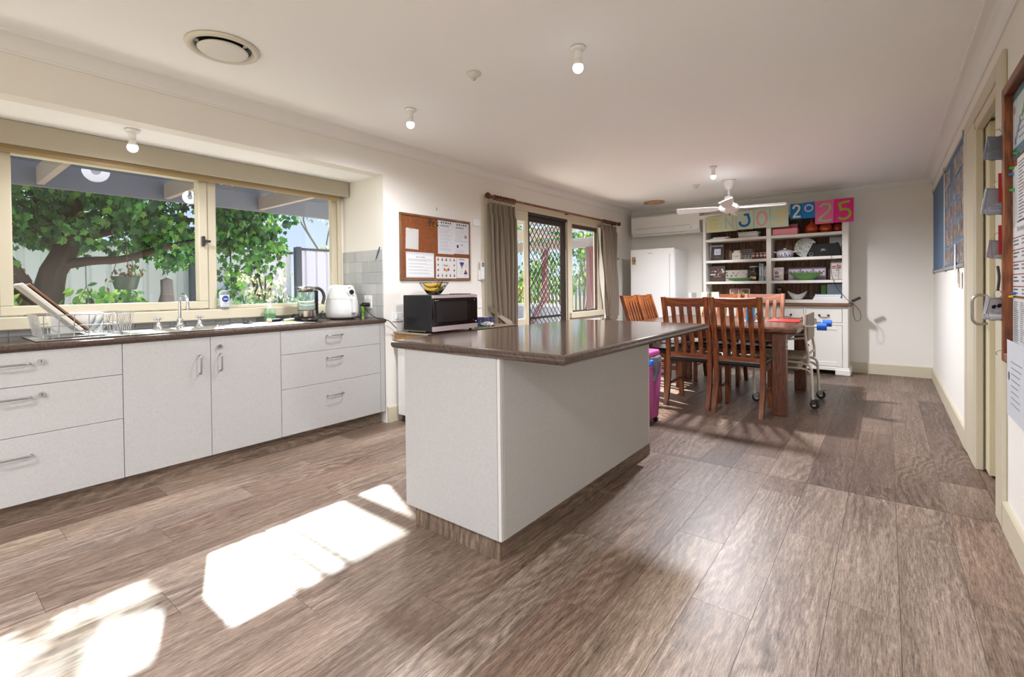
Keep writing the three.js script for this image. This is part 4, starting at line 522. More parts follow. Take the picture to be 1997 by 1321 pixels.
{ // wheeled shower chair
  const c = thing('shower_chair', 'beige wheeled shower commode chair with a blue foam hand grip', 'wheeled chair', [-0.81, 0, -5.52]), q = c.position, A = pts => pts.map(([x, y, z]) => [x - q.x, y - q.y, z - q.z]), T = (n, pts, r = 0.012, seg = 40) => mesh(c, n, tube(A(pts), r, 10, seg), M.beigeTube);
  for (const z of [-5.27, -5.77]) {
    T('rear_upright', [[-0.61, 0.88, z], [-0.61, 0.7, z], [-0.585, 0.5, z], [-0.585, 0.42, z]]); T('side_frame', [[-1.05, 0.1, z], [-1.05, 0.3, z], [-1.02, 0.4, z], [-0.9, 0.42, z], [-0.65, 0.42, z], [-0.57, 0.39, z], [-0.555, 0.28, z], [-0.55, 0.1, z]]);
    T('lower_rail', [[-1.03, 0.36, z], [-0.6, 0.36, z], [-0.565, 0.33, z]], 0.01); T('push_handle', [[-0.61, 0.77, z], [-0.5, 0.77, z]], 0.011, 6); T('armrest', [[-0.6, 0.66, z], [-0.8, 0.635, z], [-1.0, 0.63, z]], 0.011, 12);
    const fg = cyl(0.034, 0.034, 0.075, 24); fg.rotateZ(PI / 2); mesh(c, 'foam_grip', fg, M.blue, A([[-0.475, 0.77, z]])[0]);
    for (const x of [-0.55, -1.05]) { const k = new THREE.Group(); k.name = 'castor'; k.position.set(x - q.x, 0, z - q.z); k.rotation.y = rr(-0.5, 0.5); c.add(k); const wg = cyl(0.04, 0.04, 0.024, 24); wg.rotateX(PI / 2); mesh(k, 'tyre', wg, M.rubber, [0.02, 0.04, 0]); const hb = cyl(0.018, 0.018, 0.027, 16); hb.rotateX(PI / 2); mesh(k, 'hub', hb, M.white, [0.02, 0.04, 0]); for (const s of [-1, 1]) mesh(k, 'fork', rbox(0.045, 0.05, 0.003, 0.001), M.nickel, [0.014, 0.062, s * 0.017]); mesh(k, 'swivel', cyl(0.016, 0.02, 0.018, 14), M.nickel, [0, 0.094, 0]); mesh(k, 'brake', rbox(0.05, 0.006, 0.02, 0.002), mat(0x4a5056, 0.5), [0.045, 0.088, 0]); }
  }
  T('cross_bar', [[-0.585, 0.5, -5.27], [-0.585, 0.5, -5.77]], 0.01, 4); T('cross_bar', [[-1.03, 0.4, -5.27], [-1.03, 0.4, -5.77]], 0.01, 4);
  const bk = mesh(c, 'back_pad', rbox(0.035, 0.26, 0.47, 0.012, 3), M.tan, A([[-0.6, 0.755, -5.52]])[0]); mesh(c, 'seat_pad', rbox(0.42, 0.045, 0.47, 0.02, 3), mat(0x9c8d7a, 0.5), A([[-0.83, 0.46, -5.52]])[0]); mesh(c, 'pan', rbox(0.3, 0.1, 0.3, 0.03, 2), mat(0x8d8175, 0.5), A([[-0.82, 0.37, -5.52]])[0]);
}
{ // pink bin trolley behind the island
  const b = thing('pink_trolley_bin', 'tall pink wheeled toy bin with a grey cloth over its rim behind the island', 'bin', [-1.66, 0, -3.9]), pk = mat(0xb04a8c, 0.45);
  const body = new THREE.CylinderGeometry(0.2, 0.16, 0.5, 4, 1, true); body.rotateY(PI / 4); const bg = lathe([[0.0, 0.045], [0.15, 0.045], [0.155, 0.06], [0.19, 0.5], [0.2, 0.51], [0.185, 0.51], [0.147, 0.06], [0, 0.058]], 4); bg.rotateY(PI / 4); mesh(b, 'tub', bg, pk);
  const lid = rbox(0.25, 0.05, 0.25, 0.02, 3); mesh(b, 'lid', lid, mat(0xd85fae, 0.35), [0.0, 0.6, 0]); const lh = tube([[-0.06, 0, 0], [-0.05, 0.03, 0], [0.05, 0.03, 0], [0.06, 0, 0]], 0.008, 8, 20); mesh(b, 'lid_handle', lh, mat(0xe7d9e2, 0.4), [0, 0.625, 0]);
  const dr = lathe([[0.125, 0.575], [0.15, 0.58], [0.162, 0.565], [0.158, 0.5], [0.148, 0.42], [0.143, 0.415], [0.152, 0.5], [0.15, 0.56], [0.125, 0.57]], 36), dp = dr.attributes.position; for (let i = 0; i < dp.count; i++) { const a = Math.atan2(dp.getZ(i), dp.getX(i)), y = dp.getY(i), k = 1 + 0.05 * Math.sin(a * 9) + 0.03 * Math.sin(a * 5 + y * 20); dp.setXYZ(i, dp.getX(i) * k, y - (y < 0.5 ? 0.05 * (0.5 + 0.5 * Math.sin(a * 3)) : 0), dp.getZ(i) * k); } dr.computeVertexNormals(); mesh(b, 'draped_cloth', dr, mat(0x6f6a77, 0.9, { side: THREE.DoubleSide }));
  mesh(b, 'blue_clip', rbox(0.05, 0.05, 0.06, 0.015), mat(0x1f6bd0, 0.4), [0.13, 0.535, 0.11]); for (const [x, z] of [[0.09, 0.09], [-0.09, 0.09], [0.09, -0.09], [-0.09, -0.09]]) { const w = cyl(0.023, 0.023, 0.016, 16); w.rotateX(PI / 2); mesh(b, 'wheel', w, M.rubber, [x, 0.023, z]); }
}
{ // fridge
  const f = thing('fridge', 'white upright fridge in the far left corner with an energy sticker', 'fridge', [-2.83, 0, -7.39]);
  bx(f, 'cabinet', M.whiteGloss, -3.175, -2.485, 0.03, 1.72, -7.69, -7.135, 0.006); const d = bx(f, 'door', M.whiteGloss, -3.175, -2.485, 0.06, 1.735, -7.13, -7.085, 0.012), q = d.position;
  mesh(d, 'handle_groove', rbox(0.018, 1.5, 0.006, 0.002), mat(0xc9c9c6, 0.4), [0.28, 0, 0.022]); mesh(d, 'name_strip', rbox(0.07, 0.008, 0.002, 0.0008), mat(0x9a9a98, 0.3), [-0.02, 0.77, 0.0232]);
  mesh(d, 'energy_sticker', box(0.07, 0.135, 0.001), printed(M.paper, cmat(96, 184, (g, w, h) => { fill(g, '#e9e9e7', 0, 0, w, h); g.fillStyle = '#b03a2e'; g.beginPath(); g.arc(48, 62, 44, PI, 0); g.fill(); disc(g, '#f0c83a', 48, 62, 26); fill(g, '#26335e', 6, 66, 84, 54); lines(g, 14, 76, 66, 4, 10, '#dfe3ee', 4); fill(g, '#e9b04a', 6, 122, 84, 54); txt(g, '364', 48, 150, 28, '#222'); }, 0.4)), [-0.285, 0.665, 0.0232]);
  mesh(f, 'hinge_cover', rbox(0.06, 0.016, 0.06, 0.004), M.nickel, [0.29, 1.735, 0.24]); bx(f, 'foot_plinth', M.rubber, -3.15, -2.51, 0.0, 0.03, -7.66, -7.16);
  single('ironing_board', 'narrow white folded board standing between the fridge and the dresser', 'folded board', rbox(0.05, 1.06, 0.25, 0.012), M.white, [-2.36, 0.53, -7.55], [0, 0, 0.012]);
}
{ // split-system air conditioner
  const a = thing('air_conditioner', 'white split-system air conditioner high on the end wall', 'air conditioner', [-2.785, 1.985, ZB]);
  const s = shape([[0, 0.03], [0.06, 0], [0.17, 0.0], [0.215, 0.05], [0.228, 0.12], [0.228, 0.29], [0.21, 0.31], [0, 0.315]]), g = ext(s, 1.085, { bevelEnabled: true, bevelSize: 0.006, bevelThickness: 0.006, bevelSegments: 2 }); g.rotateY(-PI / 2); g.translate(0.5425, 0, 0.002); mesh(a, 'casing', g, M.whiteGloss);
  mesh(a, 'panel_seam', rbox(0.9, 0.004, 0.004, 0.001), mat(0x6f6f6d, 0.6), [-0.03, 0.115, 0.235]); const fl = mesh(a, 'air_flap', rbox(0.82, 0.062, 0.006, 0.003), M.white, [-0.07, 0.055, 0.222], [0.5, 0, 0]); mesh(fl, 'flap_edge', rbox(0.83, 0.003, 0.007, 0.001), mat(0x5c5c5a, 0.6), [0, -0.033, 0]); mesh(a, 'display', rbox(0.035, 0.01, 0.003, 0.001), mat(0x8a8c8b, 0.3), [0.42, 0.075, 0.227], [0.3, 0, 0]);
}
{ // ceiling fan
  const f = thing('ceiling_fan', 'white four-blade ceiling fan before the dresser', 'ceiling fan', [-1.522, CE, -6.283]);
  mesh(f, 'canopy', lathe([[0, 0], [0.075, 0], [0.07, -0.01], [0.045, -0.09], [0.03, -0.115], [0, -0.118]], 28), M.white, [0, -0.0005, 0]); mesh(f, 'downrod', cyl(0.012, 0.012, 0.14, 14), M.white, [0, -0.17, 0]);
  mesh(f, 'motor', lathe([[0, 0.05], [0.05, 0.05], [0.052, -0.03], [0.09, -0.045], [0.118, -0.075], [0.12, -0.105], [0.1, -0.13], [0.05, -0.15], [0.02, -0.16], [0, -0.162]], 36), M.white, [0, -0.245, 0]); mesh(f, 'pull_switch', cyl(0.005, 0.006, 0.025, 10), M.darkMetal, [0.01, -0.415, 0.01]);
  const bs = shape([[0.1, -0.03], [0.18, -0.055], [0.36, -0.062], [0.6, -0.072], [0.615, 0.0], [0.6, 0.072], [0.36, 0.062], [0.18, 0.055], [0.1, 0.03]]), bg = ext(bs, 0.005, { bevelEnabled: true, bevelSize: 0.002, bevelThickness: 0.002, bevelSegments: 1 }); bg.rotateX(PI / 2);
  for (let i = 0; i < 4; i++) { const pv = mesh(f, 'blade', bg, M.white, [0, -0.335, 0], [0, -0.17 + 0.35 + i * PI / 2, 0]); pv.rotation.order = 'YXZ'; pv.rotation.x = 0.34; mesh(pv, 'blade_iron', rbox(0.09, 0.008, 0.04, 0.003), M.white, [0.11, 0.004, 0]); }
}
{ // ceiling fittings
  const v = thing('ceiling_vent', 'large round white air diffuser in the kitchen ceiling', 'vent', [-2.745, CE, -1.07]); const cm = mat(0xd6d0c0, 0.45);
  mesh(v, 'ring', lathe([[0.13, 0], [0.17, 0], [0.172, -0.008], [0.165, -0.018], [0.15, -0.02], [0.138, -0.012], [0.13, 0]], 48), cm); mesh(v, 'throat', cyl(0.138, 0.138, 0.002, 40), M.black, [0, -0.002, 0]); mesh(v, 'centre_disc', lathe([[0, -0.012], [0.108, -0.012], [0.118, -0.02], [0.11, -0.028], [0.07, -0.034], [0, -0.036]], 40), mat(0xe2dfd8, 0.5)); for (let i = 0; i < 3; i++) mesh(v, 'stay', box(0.004, 0.012, 0.02), cm, [0.125 * Math.sin(i * 2.1), -0.01, 0.125 * Math.cos(i * 2.1)], [0, i * 2.1, 0]);
  const w = thing('ceiling_vent', 'round tan air diffuser in the ceiling near the air conditioner', 'vent', [-2.795, CE, -7.13]); const tm = mat(0xb9906e, 0.5); mesh(w, 'ring', lathe([[0.12, 0], [0.155, 0], [0.156, -0.008], [0.15, -0.018], [0.135, -0.02], [0.12, 0]], 40), tm); mesh(w, 'centre_disc', lathe([[0, -0.01], [0.105, -0.01], [0.112, -0.018], [0.1, -0.026], [0, -0.03]], 36), mat(0xc7a487, 0.5)); mesh(w, 'throat', cyl(0.125, 0.125, 0.002, 32), M.black, [0, -0.002, 0]);
  const det = (x, z, label) => { const d = thing('smoke_detector', label, 'detector', [x, CE, z]); mesh(d, 'base', lathe([[0, 0], [0.042, 0], [0.043, -0.006], [0.036, -0.01], [0.022, -0.026], [0.016, -0.03], [0, -0.03]], 28), mat(0xd7d5d0, 0.5), [0, -0.0005, 0]); mesh(d, 'sensor', cyl(0.012, 0.009, 0.012, 16), mat(0xbdbbb7, 0.5), [0, -0.036, 0]); };
  det(-1.938, -2.133, 'small white ceiling sensor left of the island lamp'); det(-1.913, -6.294, 'small white ceiling sensor beside the fan');
}

// ---------- dresser and its contents ----------
const DW = mat(0xe6e2da, 0.5);
{
  const d = thing('dresser', 'large white hutch dresser with dark board back and timber counter', 'dresser', [-1.25, 0, -7.53]), W = DW, zf = -7.4, zb = ZB + 0.012;
  bx(d, 'base_body', W, -2.12, -0.385, 0.1, 0.878, zb, -7.392, 0.003); bx(d, 'plinth', W, -2.13, -0.37, 0.055, 0.1, zb, -7.35, 0.006);
  for (const [a, b] of [[-2.14, -1.98], [-0.52, -0.36]]) bx(d, 'foot', W, a, b, 0, 0.075, zb, -7.335, 0.008);
  bx(d, 'counter', M.counterWood, -2.155, -0.345, 0.88, 0.916, zb, -7.315, 0.006, 'x'); bx(d, 'hutch_sill', W, -2.13, -0.38, 0.917, 0.96, zb, zf, 0.003);
  for (const [a, b] of [[-2.16, -2.118], [-1.312, -1.253], [-0.447, -0.38]]) bx(d, 'upright', W, a, b, 0.96, 2.1, a < -1.5 || a > -1 ? zb : -7.7, zf, 0.003);
  for (const [a, b] of [[1.182, 1.22], [1.492, 1.53], [1.802, 1.84]]) for (const [l, r] of [[-2.117, -1.313], [-1.252, -0.448]]) bx(d, 'shelf', W, l, r, a, b, -7.7, zf + 0.002, 0.003);
  bx(d, 'top_rail', W, -2.16, -0.38, 2.1, 2.15, zb, zf, 0.003); const cs = shape([[0, 0], [0.02, 0], [0.05, 0.04], [0.055, 0.05], [0, 0.05]]), cg = ext(cs, 1.86); cg.rotateY(-PI / 2); mesh(d, 'crown_moulding', cg, W, [-0.34 + 1.25, 2.15, zf + 7.53]); bx(d, 'hutch_top', W, -2.2, -0.34, 2.15, 2.2, zb, zf, 0.002);
  for (let i = 0; i < 17; i++) { const w = (2.117 - 0.448) / 17, x = -2.117 + i * w; bx(d, 'back_board', M.backBoard, x + 0.0012, x + w - 0.0012, 0.962, 2.1, zb, -7.7, 0.003, 'y'); }
  const cols = [[-2.095, -1.69], [-1.678, -1.268], [-1.256, -0.868], [-0.838, -0.446]];
  bx(d, 'face_rail', W, -2.12, -0.385, 0.846, 0.878, -7.391, -7.362, 0.002); bx(d, 'face_rail', W, -2.12, -0.385, 0.637, 0.668, -7.391, -7.362, 0.002); bx(d, 'face_rail', W, -2.12, -0.385, 0.1005, 0.103, -7.391, -7.362);
  [-2.12, ...cols.map(c => c[1] + 0.004)].forEach((x, i) => { const x1 = i < 4 ? cols[i][0] - 0.004 : -0.385; bx(d, 'face_stile', W, x, x1, 0.103, 0.637, -7.391, -7.362, 0.002); bx(d, 'face_stile', W, x, x1, 0.668, 0.846, -7.391, -7.362, 0.002); });
  for (const [a, b] of cols) {
    const f = bx(d, 'drawer_front', W, a, b, 0.672, 0.842, -7.386, -7.358, 0.003);
    for (const s of [-1, 1]) { const g = cyl(0.012, 0.014, 0.016, 16); g.rotateX(PI / 2); mesh(f, 'pull_rose', g, M.darkMetal, [s * 0.05, 0.005, 0.021]); } mesh(f, 'bail_pull', tube([[-0.05, 0.005, 0.029], [-0.045, -0.012, 0.033], [-0.02, -0.02, 0.035], [0.02, -0.02, 0.035], [0.045, -0.012, 0.033], [0.05, 0.005, 0.029]], 0.004, 8, 30), M.darkMetal);
    const o = bx(d, 'door', W, a, b, 0.107, 0.633, -7.386, -7.366, 0.003);
    for (const [x0, x1, y0, y1] of [[a, a + 0.055, 0.107, 0.633], [b - 0.055, b, 0.107, 0.633], [a + 0.055, b - 0.055, 0.107, 0.165], [a + 0.055, b - 0.055, 0.575, 0.633]]) { const r = mesh(o, 'door_frame', cbox(x1 - x0, y1 - y0, 0.008, 0.003), W, [(x0 + x1) / 2 - (a + b) / 2, (y0 + y1) / 2 - 0.37, 0.0142]); }
    mesh(o, 'knob', new THREE.SphereGeometry(0.01, 14, 10), M.darkMetal, [-(b - a) / 2 + 0.025, 0.0, 0.028]); for (const y of [-0.19, 0.19]) mesh(o, 'hinge', cyl(0.005, 0.005, 0.05, 8), W, [(b - a) / 2 + 0.003, y, 0.01]);
  }
}
const S = { a: 1.841, b: 1.531, c: 1.221, d: 0.961 };
const book = (name, label, x0, x1, y, h, th, z, draw, o = {}) => { const g = thing(name, label, o.cat ?? 'book', [(x0 + x1) / 2, y, z], o.ry ?? 0); const w = x1 - x0, c = o.c ? mat(o.c, 0.5) : M.paper; const b = mesh(g, 'cover', box(w, h, th), printed(c, draw ? cmat(256, Math.round(256 * h / w), draw, 0.4) : c), [0, h / 2 + (o.t ? 0.004 : 0), 0]); b.rotation.x = o.t ?? 0; if (o.pages) mesh(g, 'page_block', box(0.006, h * 0.97, th * 0.8), M.paper, [-w / 2 - 0.001, h / 2, 0]); return g; };
const stackBook = (name, label, x0, x1, y, th, z, d, c, ry = 0) => { const g = thing(name, label, 'book', [(x0 + x1) / 2, y, z], ry); const w = x1 - x0; mesh(g, 'cover', box(w, 0.0025, d), mat(c, 0.4), [0, th - 0.00125, 0]); mesh(g, 'cover', box(w, 0.0025, d), mat(c, 0.4), [0, 0.00125, 0]); mesh(g, 'pages', box(w - 0.006, th - 0.005, d - 0.006), M.paper, [0, th / 2, 0]); return g; };
{ // top shelf
  stackBook('magazine', 'upper of two thin magazines lying at the left of the top shelf', -2.03, -1.81, S.a + 0.016, 0.014, -7.53, 0.2, 0xd9d6d0, 0.05); stackBook('magazine', 'lower of two thin magazines lying at the left of the top shelf', -2.06, -1.84, S.a, 0.015, -7.53, 0.22, 0xb9b5ae);
  [['lowest', 0.016, 0xcfcac2, 0], ['second lowest', 0.014, 0x6f6a66, 0.06], ['third', 0.018, 0xd6d3cc, -0.05], ['second highest', 0.014, 0x8b8f8c, 0.1], ['top', 0.016, 0xa9b3ab, -0.12]].reduce((y, [w, t, c, r]) => { stackBook('magazine', `${w} magazine of the untidy pile under the letter J card`, -1.68, -1.42, y, t, -7.54, 0.2, c, r); return y + t + 0.0005; }, S.a);
  const pb = thing('pink_box', 'pink cardboard box with a maroon lid on the top shelf', 'box', [-1.09, S.a, -7.53]); mesh(pb, 'tray', rbox(0.3, 0.085, 0.2, 0.004), mat(0xe9939b, 0.6), [0, 0.043, 0]); mesh(pb, 'lid', rbox(0.306, 0.055, 0.206, 0.004), mat(0x7c2f3d, 0.6), [0, 0.112, 0]);
  const or = mat(0xb63a12, 0.12, { clearcoat: 1, clearcoatRoughness: 0.05 });
  const v1 = thing('orange_vase', 'glossy orange bottle vase with a thin neck on the top shelf', 'vase', [-0.79, S.a, -7.54]); mesh(v1, 'body', lathe([[0, 0], [0.05, 0], [0.075, 0.03], [0.082, 0.065], [0.07, 0.1], [0.03, 0.135], [0.012, 0.16], [0.011, 0.2], [0.016, 0.206], [0, 0.206]], 36), or);
  const v2 = thing('orange_vase', 'glossy orange squat round vase at the middle right of the top shelf', 'vase', [-0.63, S.a, -7.52]); mesh(v2, 'body', lathe([[0, 0], [0.045, 0], [0.07, 0.025], [0.076, 0.055], [0.068, 0.09], [0.04, 0.112], [0.03, 0.12], [0, 0.12]], 36), or);
  const v3 = thing('orange_vase', 'glossy orange round vase against the right end of the top shelf', 'vase', [-0.505, S.a, -7.57]); mesh(v3, 'body', lathe([[0, 0], [0.03, 0], [0.05, 0.025], [0.054, 0.055], [0.046, 0.085], [0.025, 0.105], [0, 0.106]], 32), or);
}
{ // second shelf
  book('dark_cookbook', 'dark brown cookbook with white lettering standing on the second shelf', -2.07, -1.885, S.b, 0.238, 0.022, -7.5, (g, w, h) => { fill(g, '#3d2f29', 0, 0, w, h); txt(g, 'donna hay', w / 2, 34, 42, '#efece6'); fill(g, '#dfe3ee', 66, 96, 124, 124); g.strokeStyle = '#3e4660'; g.lineWidth = 7; g.beginPath(); g.moveTo(104, 130); g.lineTo(112, 172); g.lineTo(160, 176); g.lineTo(158, 204); g.moveTo(114, 172); g.lineTo(110, 206); g.moveTo(160, 134); g.lineTo(160, 176); g.stroke(); fill(g, '#8a7f78', 70, 262, 110, 5); fill(g, '#8a7f78', 88, 278, 76, 4); }, { t: -0.1, c: 0x3d2f29, pages: true });
  const wj = thing('wooden_ornament', 'small oval woven ornament leaning at the second shelf', 'ornament', [-1.81, S.b, -7.56]); mesh(wj, 'body', new THREE.SphereGeometry(0.06, 20, 16), mat(0x8f7a56, 0.8), [0, 0.072, 0]).scale.set(0.45, 1.2, 0.3); mesh(wj, 'band', new THREE.TorusGeometry(0.03, 0.005, 6, 20), mat(0x4a3c28, 0.8), [0, 0.072, 0.012]).scale.set(0.6, 1.5, 0.5);
  const cj = thing('cookie_jar', 'white square ceramic jar with small lettering on the second shelf', 'jar', [-1.705, S.b, -7.48]); const jm = mat(0xe6e0d2, 0.3); mesh(cj, 'body', box(0.112, 0.1, 0.1), printed(jm, cmat(128, 116, (g, w, h) => { fill(g, '#ece6d8', 0, 0, w, h); txt(g, 'cookie', 64, 58, 26, '#6b6358', { f: 'serif' }); fill(g, '#bdb5a5', 34, 84, 60, 3); }, 0.3)), [0, 0.05, 0]); mesh(cj, 'neck', cyl(0.045, 0.048, 0.014, 28), jm, [0, 0.107, 0]); mesh(cj, 'lid', lathe([[0.05, 0], [0.05, 0.014], [0.03, 0.022], [0, 0.024]], 28), jm, [0, 0.114, 0]);
  const bk = thing('wire_basket', 'silver wire basket of little white eggs on the second shelf', 'basket', [-1.6, S.b, -7.605]); for (let i = 0; i < 9; i++) { const x = -0.085 + i * 0.021; mesh(bk, 'wire', wire([x, 0, 0.06], [x, 0.15, 0.065], 0.0018, 5), M.steel); mesh(bk, 'wire', wire([x, 0, -0.06], [x, 0.15, -0.065], 0.0018, 5), M.steel); } for (let j = 0; j < 6; j++) { mesh(bk, 'wire', wire([-0.085, 0.002 + j * 0.029, 0.062], [0.085, 0.002 + j * 0.029, 0.062], 0.0018, 5), M.steel); mesh(bk, 'wire', wire([-0.085, 0.002 + j * 0.029, -0.062], [0.085, 0.002 + j * 0.029, -0.062], 0.0018, 5), M.steel); }
  for (let i = 0; i < 12; i++) { const e = single('white_egg', 'small white decorative egg in the silver wire basket', 'egg', new THREE.SphereGeometry(0.018, 12, 10), mat(0xdedfd6, 0.5), [-1.665 + (i % 4) * 0.042, S.b + 0.02 + Math.floor(i / 8) * 0.036, -7.63 + (Math.floor(i / 4) % 2) * 0.045], [0, 0, 0], 'eggs in the wire basket'); e.scale.y = 1.2; }
  const rk = thing('spice_rack', 'dark wire rack with a curled top on the second shelf', 'rack', [-1.42, S.b, -7.55]); const dm = M.darkMetal; bx(rk, 'tray', dm, -1.512, -1.325, S.b + 0.001, S.b + 0.022, -7.61, -7.49, 0.003); for (const x of [-0.095, 0, 0.09]) mesh(rk, 'upright', wire([x, 0.02, -0.05], [x, 0.16, -0.05], 0.003), dm); for (const y of [0.07, 0.12]) mesh(rk, 'bar', wire([-0.095, y, 0.055], [0.09, y, 0.055], 0.003), dm); for (const s of [-1, 1]) { const p = []; for (let i = 0; i < 16; i++) { const a = i * 0.45, r = 0.034 - i * 0.0018; p.push([s * 0.04 + r * Math.cos(a), 0.2 + r * Math.sin(a), -0.05]); } mesh(rk, 'scroll', tube(p, 0.0025, 6, 60), dm); }
  for (let i = 0; i < 4; i++) { const j = thing('spice_jar', 'small jar with a pink and white label in the dark wire rack', 'jar', [-1.495 + i * 0.048, S.b + 0.023, -7.525], 0, 'jars in the wire rack'); mesh(j, 'jar', cyl(0.019, 0.019, 0.055, 16), mat(0xc25a5a, 0.4), [0, 0.028, 0]); mesh(j, 'label', new THREE.CylinderGeometry(0.0194, 0.0194, 0.026, 16, 1, true), mat(0xe9dfd8, 0.6, { side: THREE.DoubleSide }), [0, 0.026, 0]); mesh(j, 'lid', cyl(0.02, 0.02, 0.014, 16), mat(0xd9a5a0, 0.4), [0, 0.062, 0]); }
  const pt = thing('soup_tureen', 'white lidded pot painted with blue figures on the second shelf', 'pot', [-1.105, S.b, -7.54]); const bw = cmat(512, 128, (g, w, h) => { fill(g, '#e6e6ea', 0, 0, w, h); fill(g, '#2a2f5e', 0, 110, w, 6); for (let i = 0; i < 34; i++) { const x = i * 15 + 6; g.fillStyle = i % 3 ? '#2e376e' : '#6b76a5'; g.fillRect(x, 50 + (i * 37 % 25), 9, 40); disc(g, '#343c72', x + 5, 44 + (i * 37 % 25), 6); } }, 0.25);
  mesh(pt, 'body', lathe([[0, 0], [0.09, 0], [0.1, 0.012], [0.103, 0.078], [0.106, 0.082]], 40), bw); const pw = mat(0xe9e9e6, 0.2); mesh(pt, 'lid', lathe([[0.106, 0.082], [0.108, 0.09], [0.075, 0.108], [0.03, 0.115], [0, 0.116]], 40), mat(0xb9bcc2, 0.2)); mesh(pt, 'knob', lathe([[0.008, 0], [0.02, 0.012], [0.018, 0.02], [0, 0.022]], 18), pw, [0, 0.115, 0]); for (const s of [-1, 1]) mesh(pt, 'handle', tube([[s * 0.1, 0.075, -0.03], [s * 0.135, 0.09, -0.015], [s * 0.135, 0.09, 0.015], [s * 0.1, 0.075, 0.03]], 0.007, 8, 20), pw);
  const pl = thing('display_plate', 'large floral plate leaning on the back of the second shelf', 'plate', [-0.87, S.b, -7.63]); const pm = cmat(256, 256, (g, w, h) => { fill(g, '#dcdfd6', 0, 0, w, h); for (let i = 0; i < 90; i++) disc(g, ['#9aa78f', '#b98a86', '#6d7a6a', '#c9b9ae', '#8b6a70'][i % 5], rnd() * w, rnd() * h, rr(3, 8)); }, 0.25); const pg = lathe([[0, 0.006], [0.08, 0.006], [0.095, 0.012], [0.132, 0.02], [0.133, 0.015], [0.095, 0.004], [0.08, 0], [0, 0]], 48), pu = pg.attributes.uv, pp = pg.attributes.position; for (let i = 0; i < pp.count; i++) pu.setXY(i, 0.5 + pp.getX(i) * 3.6, 0.5 + pp.getZ(i) * 3.6); const pd = mesh(pl, 'dish', pg, pm, [0, 0.132, 0]); pd.rotation.x = PI / 2 - 0.18;
  const sp = thing('bluetooth_speaker', 'black boombox-style speaker with a white logo on the second shelf', 'speaker', [-0.645, S.b, -7.48]); const ss = shape([[-0.19, 0], [0.175, 0], [0.182, 0.02], [0.155, 0.15], [0.15, 0.158], [0.135, 0.158], [0.125, 0.148], [-0.085, 0.148], [-0.095, 0.165], [-0.115, 0.168], [-0.185, 0.02]]); const sg = ext(ss, 0.09, { bevelEnabled: true, bevelSize: 0.006, bevelThickness: 0.006, bevelSegments: 2 }); mesh(sp, 'cabinet', sg, mat(0x0d0f0e, 0.75), [0, 0.007, -0.045]); mesh(sp, 'logo', box(0.085, 0.04, 0.001), printed(M.black, cmat(170, 80, (g, w, h) => { fill(g, '#0d0f0e', 0, 0, w, h); txt(g, 'JBL', 85, 42, 66, '#c9ccc9'); }, 0.6)), [-0.005, 0.085, 0.0515]); mesh(sp, 'side_ring', new THREE.TorusGeometry(0.02, 0.003, 6, 20), M.nickel, [-0.14, 0.03, 0.052]);
  const lead = thing('charging_lead', 'black lead hanging down the dresser from the speaker to a plug on the wall', 'lead', [-0.5, 0.94, -7.39]); mesh(lead, 'cable', tube([[-0.07, 0.62, -0.02], [-0.06, 0.585, 0.02], [-0.06, 0.4, 0.02], [-0.045, 0.3, 0.022], [0.0, 0.18, 0.022], [0.08, 0.06, 0.022], [0.13, 0.0, 0.04], [0.165, -0.05, 0.06], [0.17, -0.15, 0.05], [0.2, -0.24, 0.03], [0.24, -0.22, 0.02], [0.235, -0.12, 0.02], [0.17, -0.02, 0.03]], 0.003, 7, 140), M.black); mesh(lead, 'adaptor', rbox(0.1, 0.034, 0.034, 0.006), M.black, [0.2, 0.03, 0.04], [0, 0, 0.5]);
  book('photo_frame', 'pale picture frame standing at the right end of the second shelf', -0.6, -0.46, S.b, 0.255, 0.016, -7.64, (g, w, h) => { fill(g, '#b9bdbe', 0, 0, w, h); fill(g, '#cdd3d4', 16, 16, w - 32, h - 32); fill(g, '#a9a49c', 40, 150, w - 80, 8); for (let i = 0; i < 20; i++) disc(g, '#8f8a82', 60 + rnd() * 140, 200 + rnd() * 60, 4); }, { t: -0.06, c: 0xc3c6c6, cat: 'picture frame' });
}
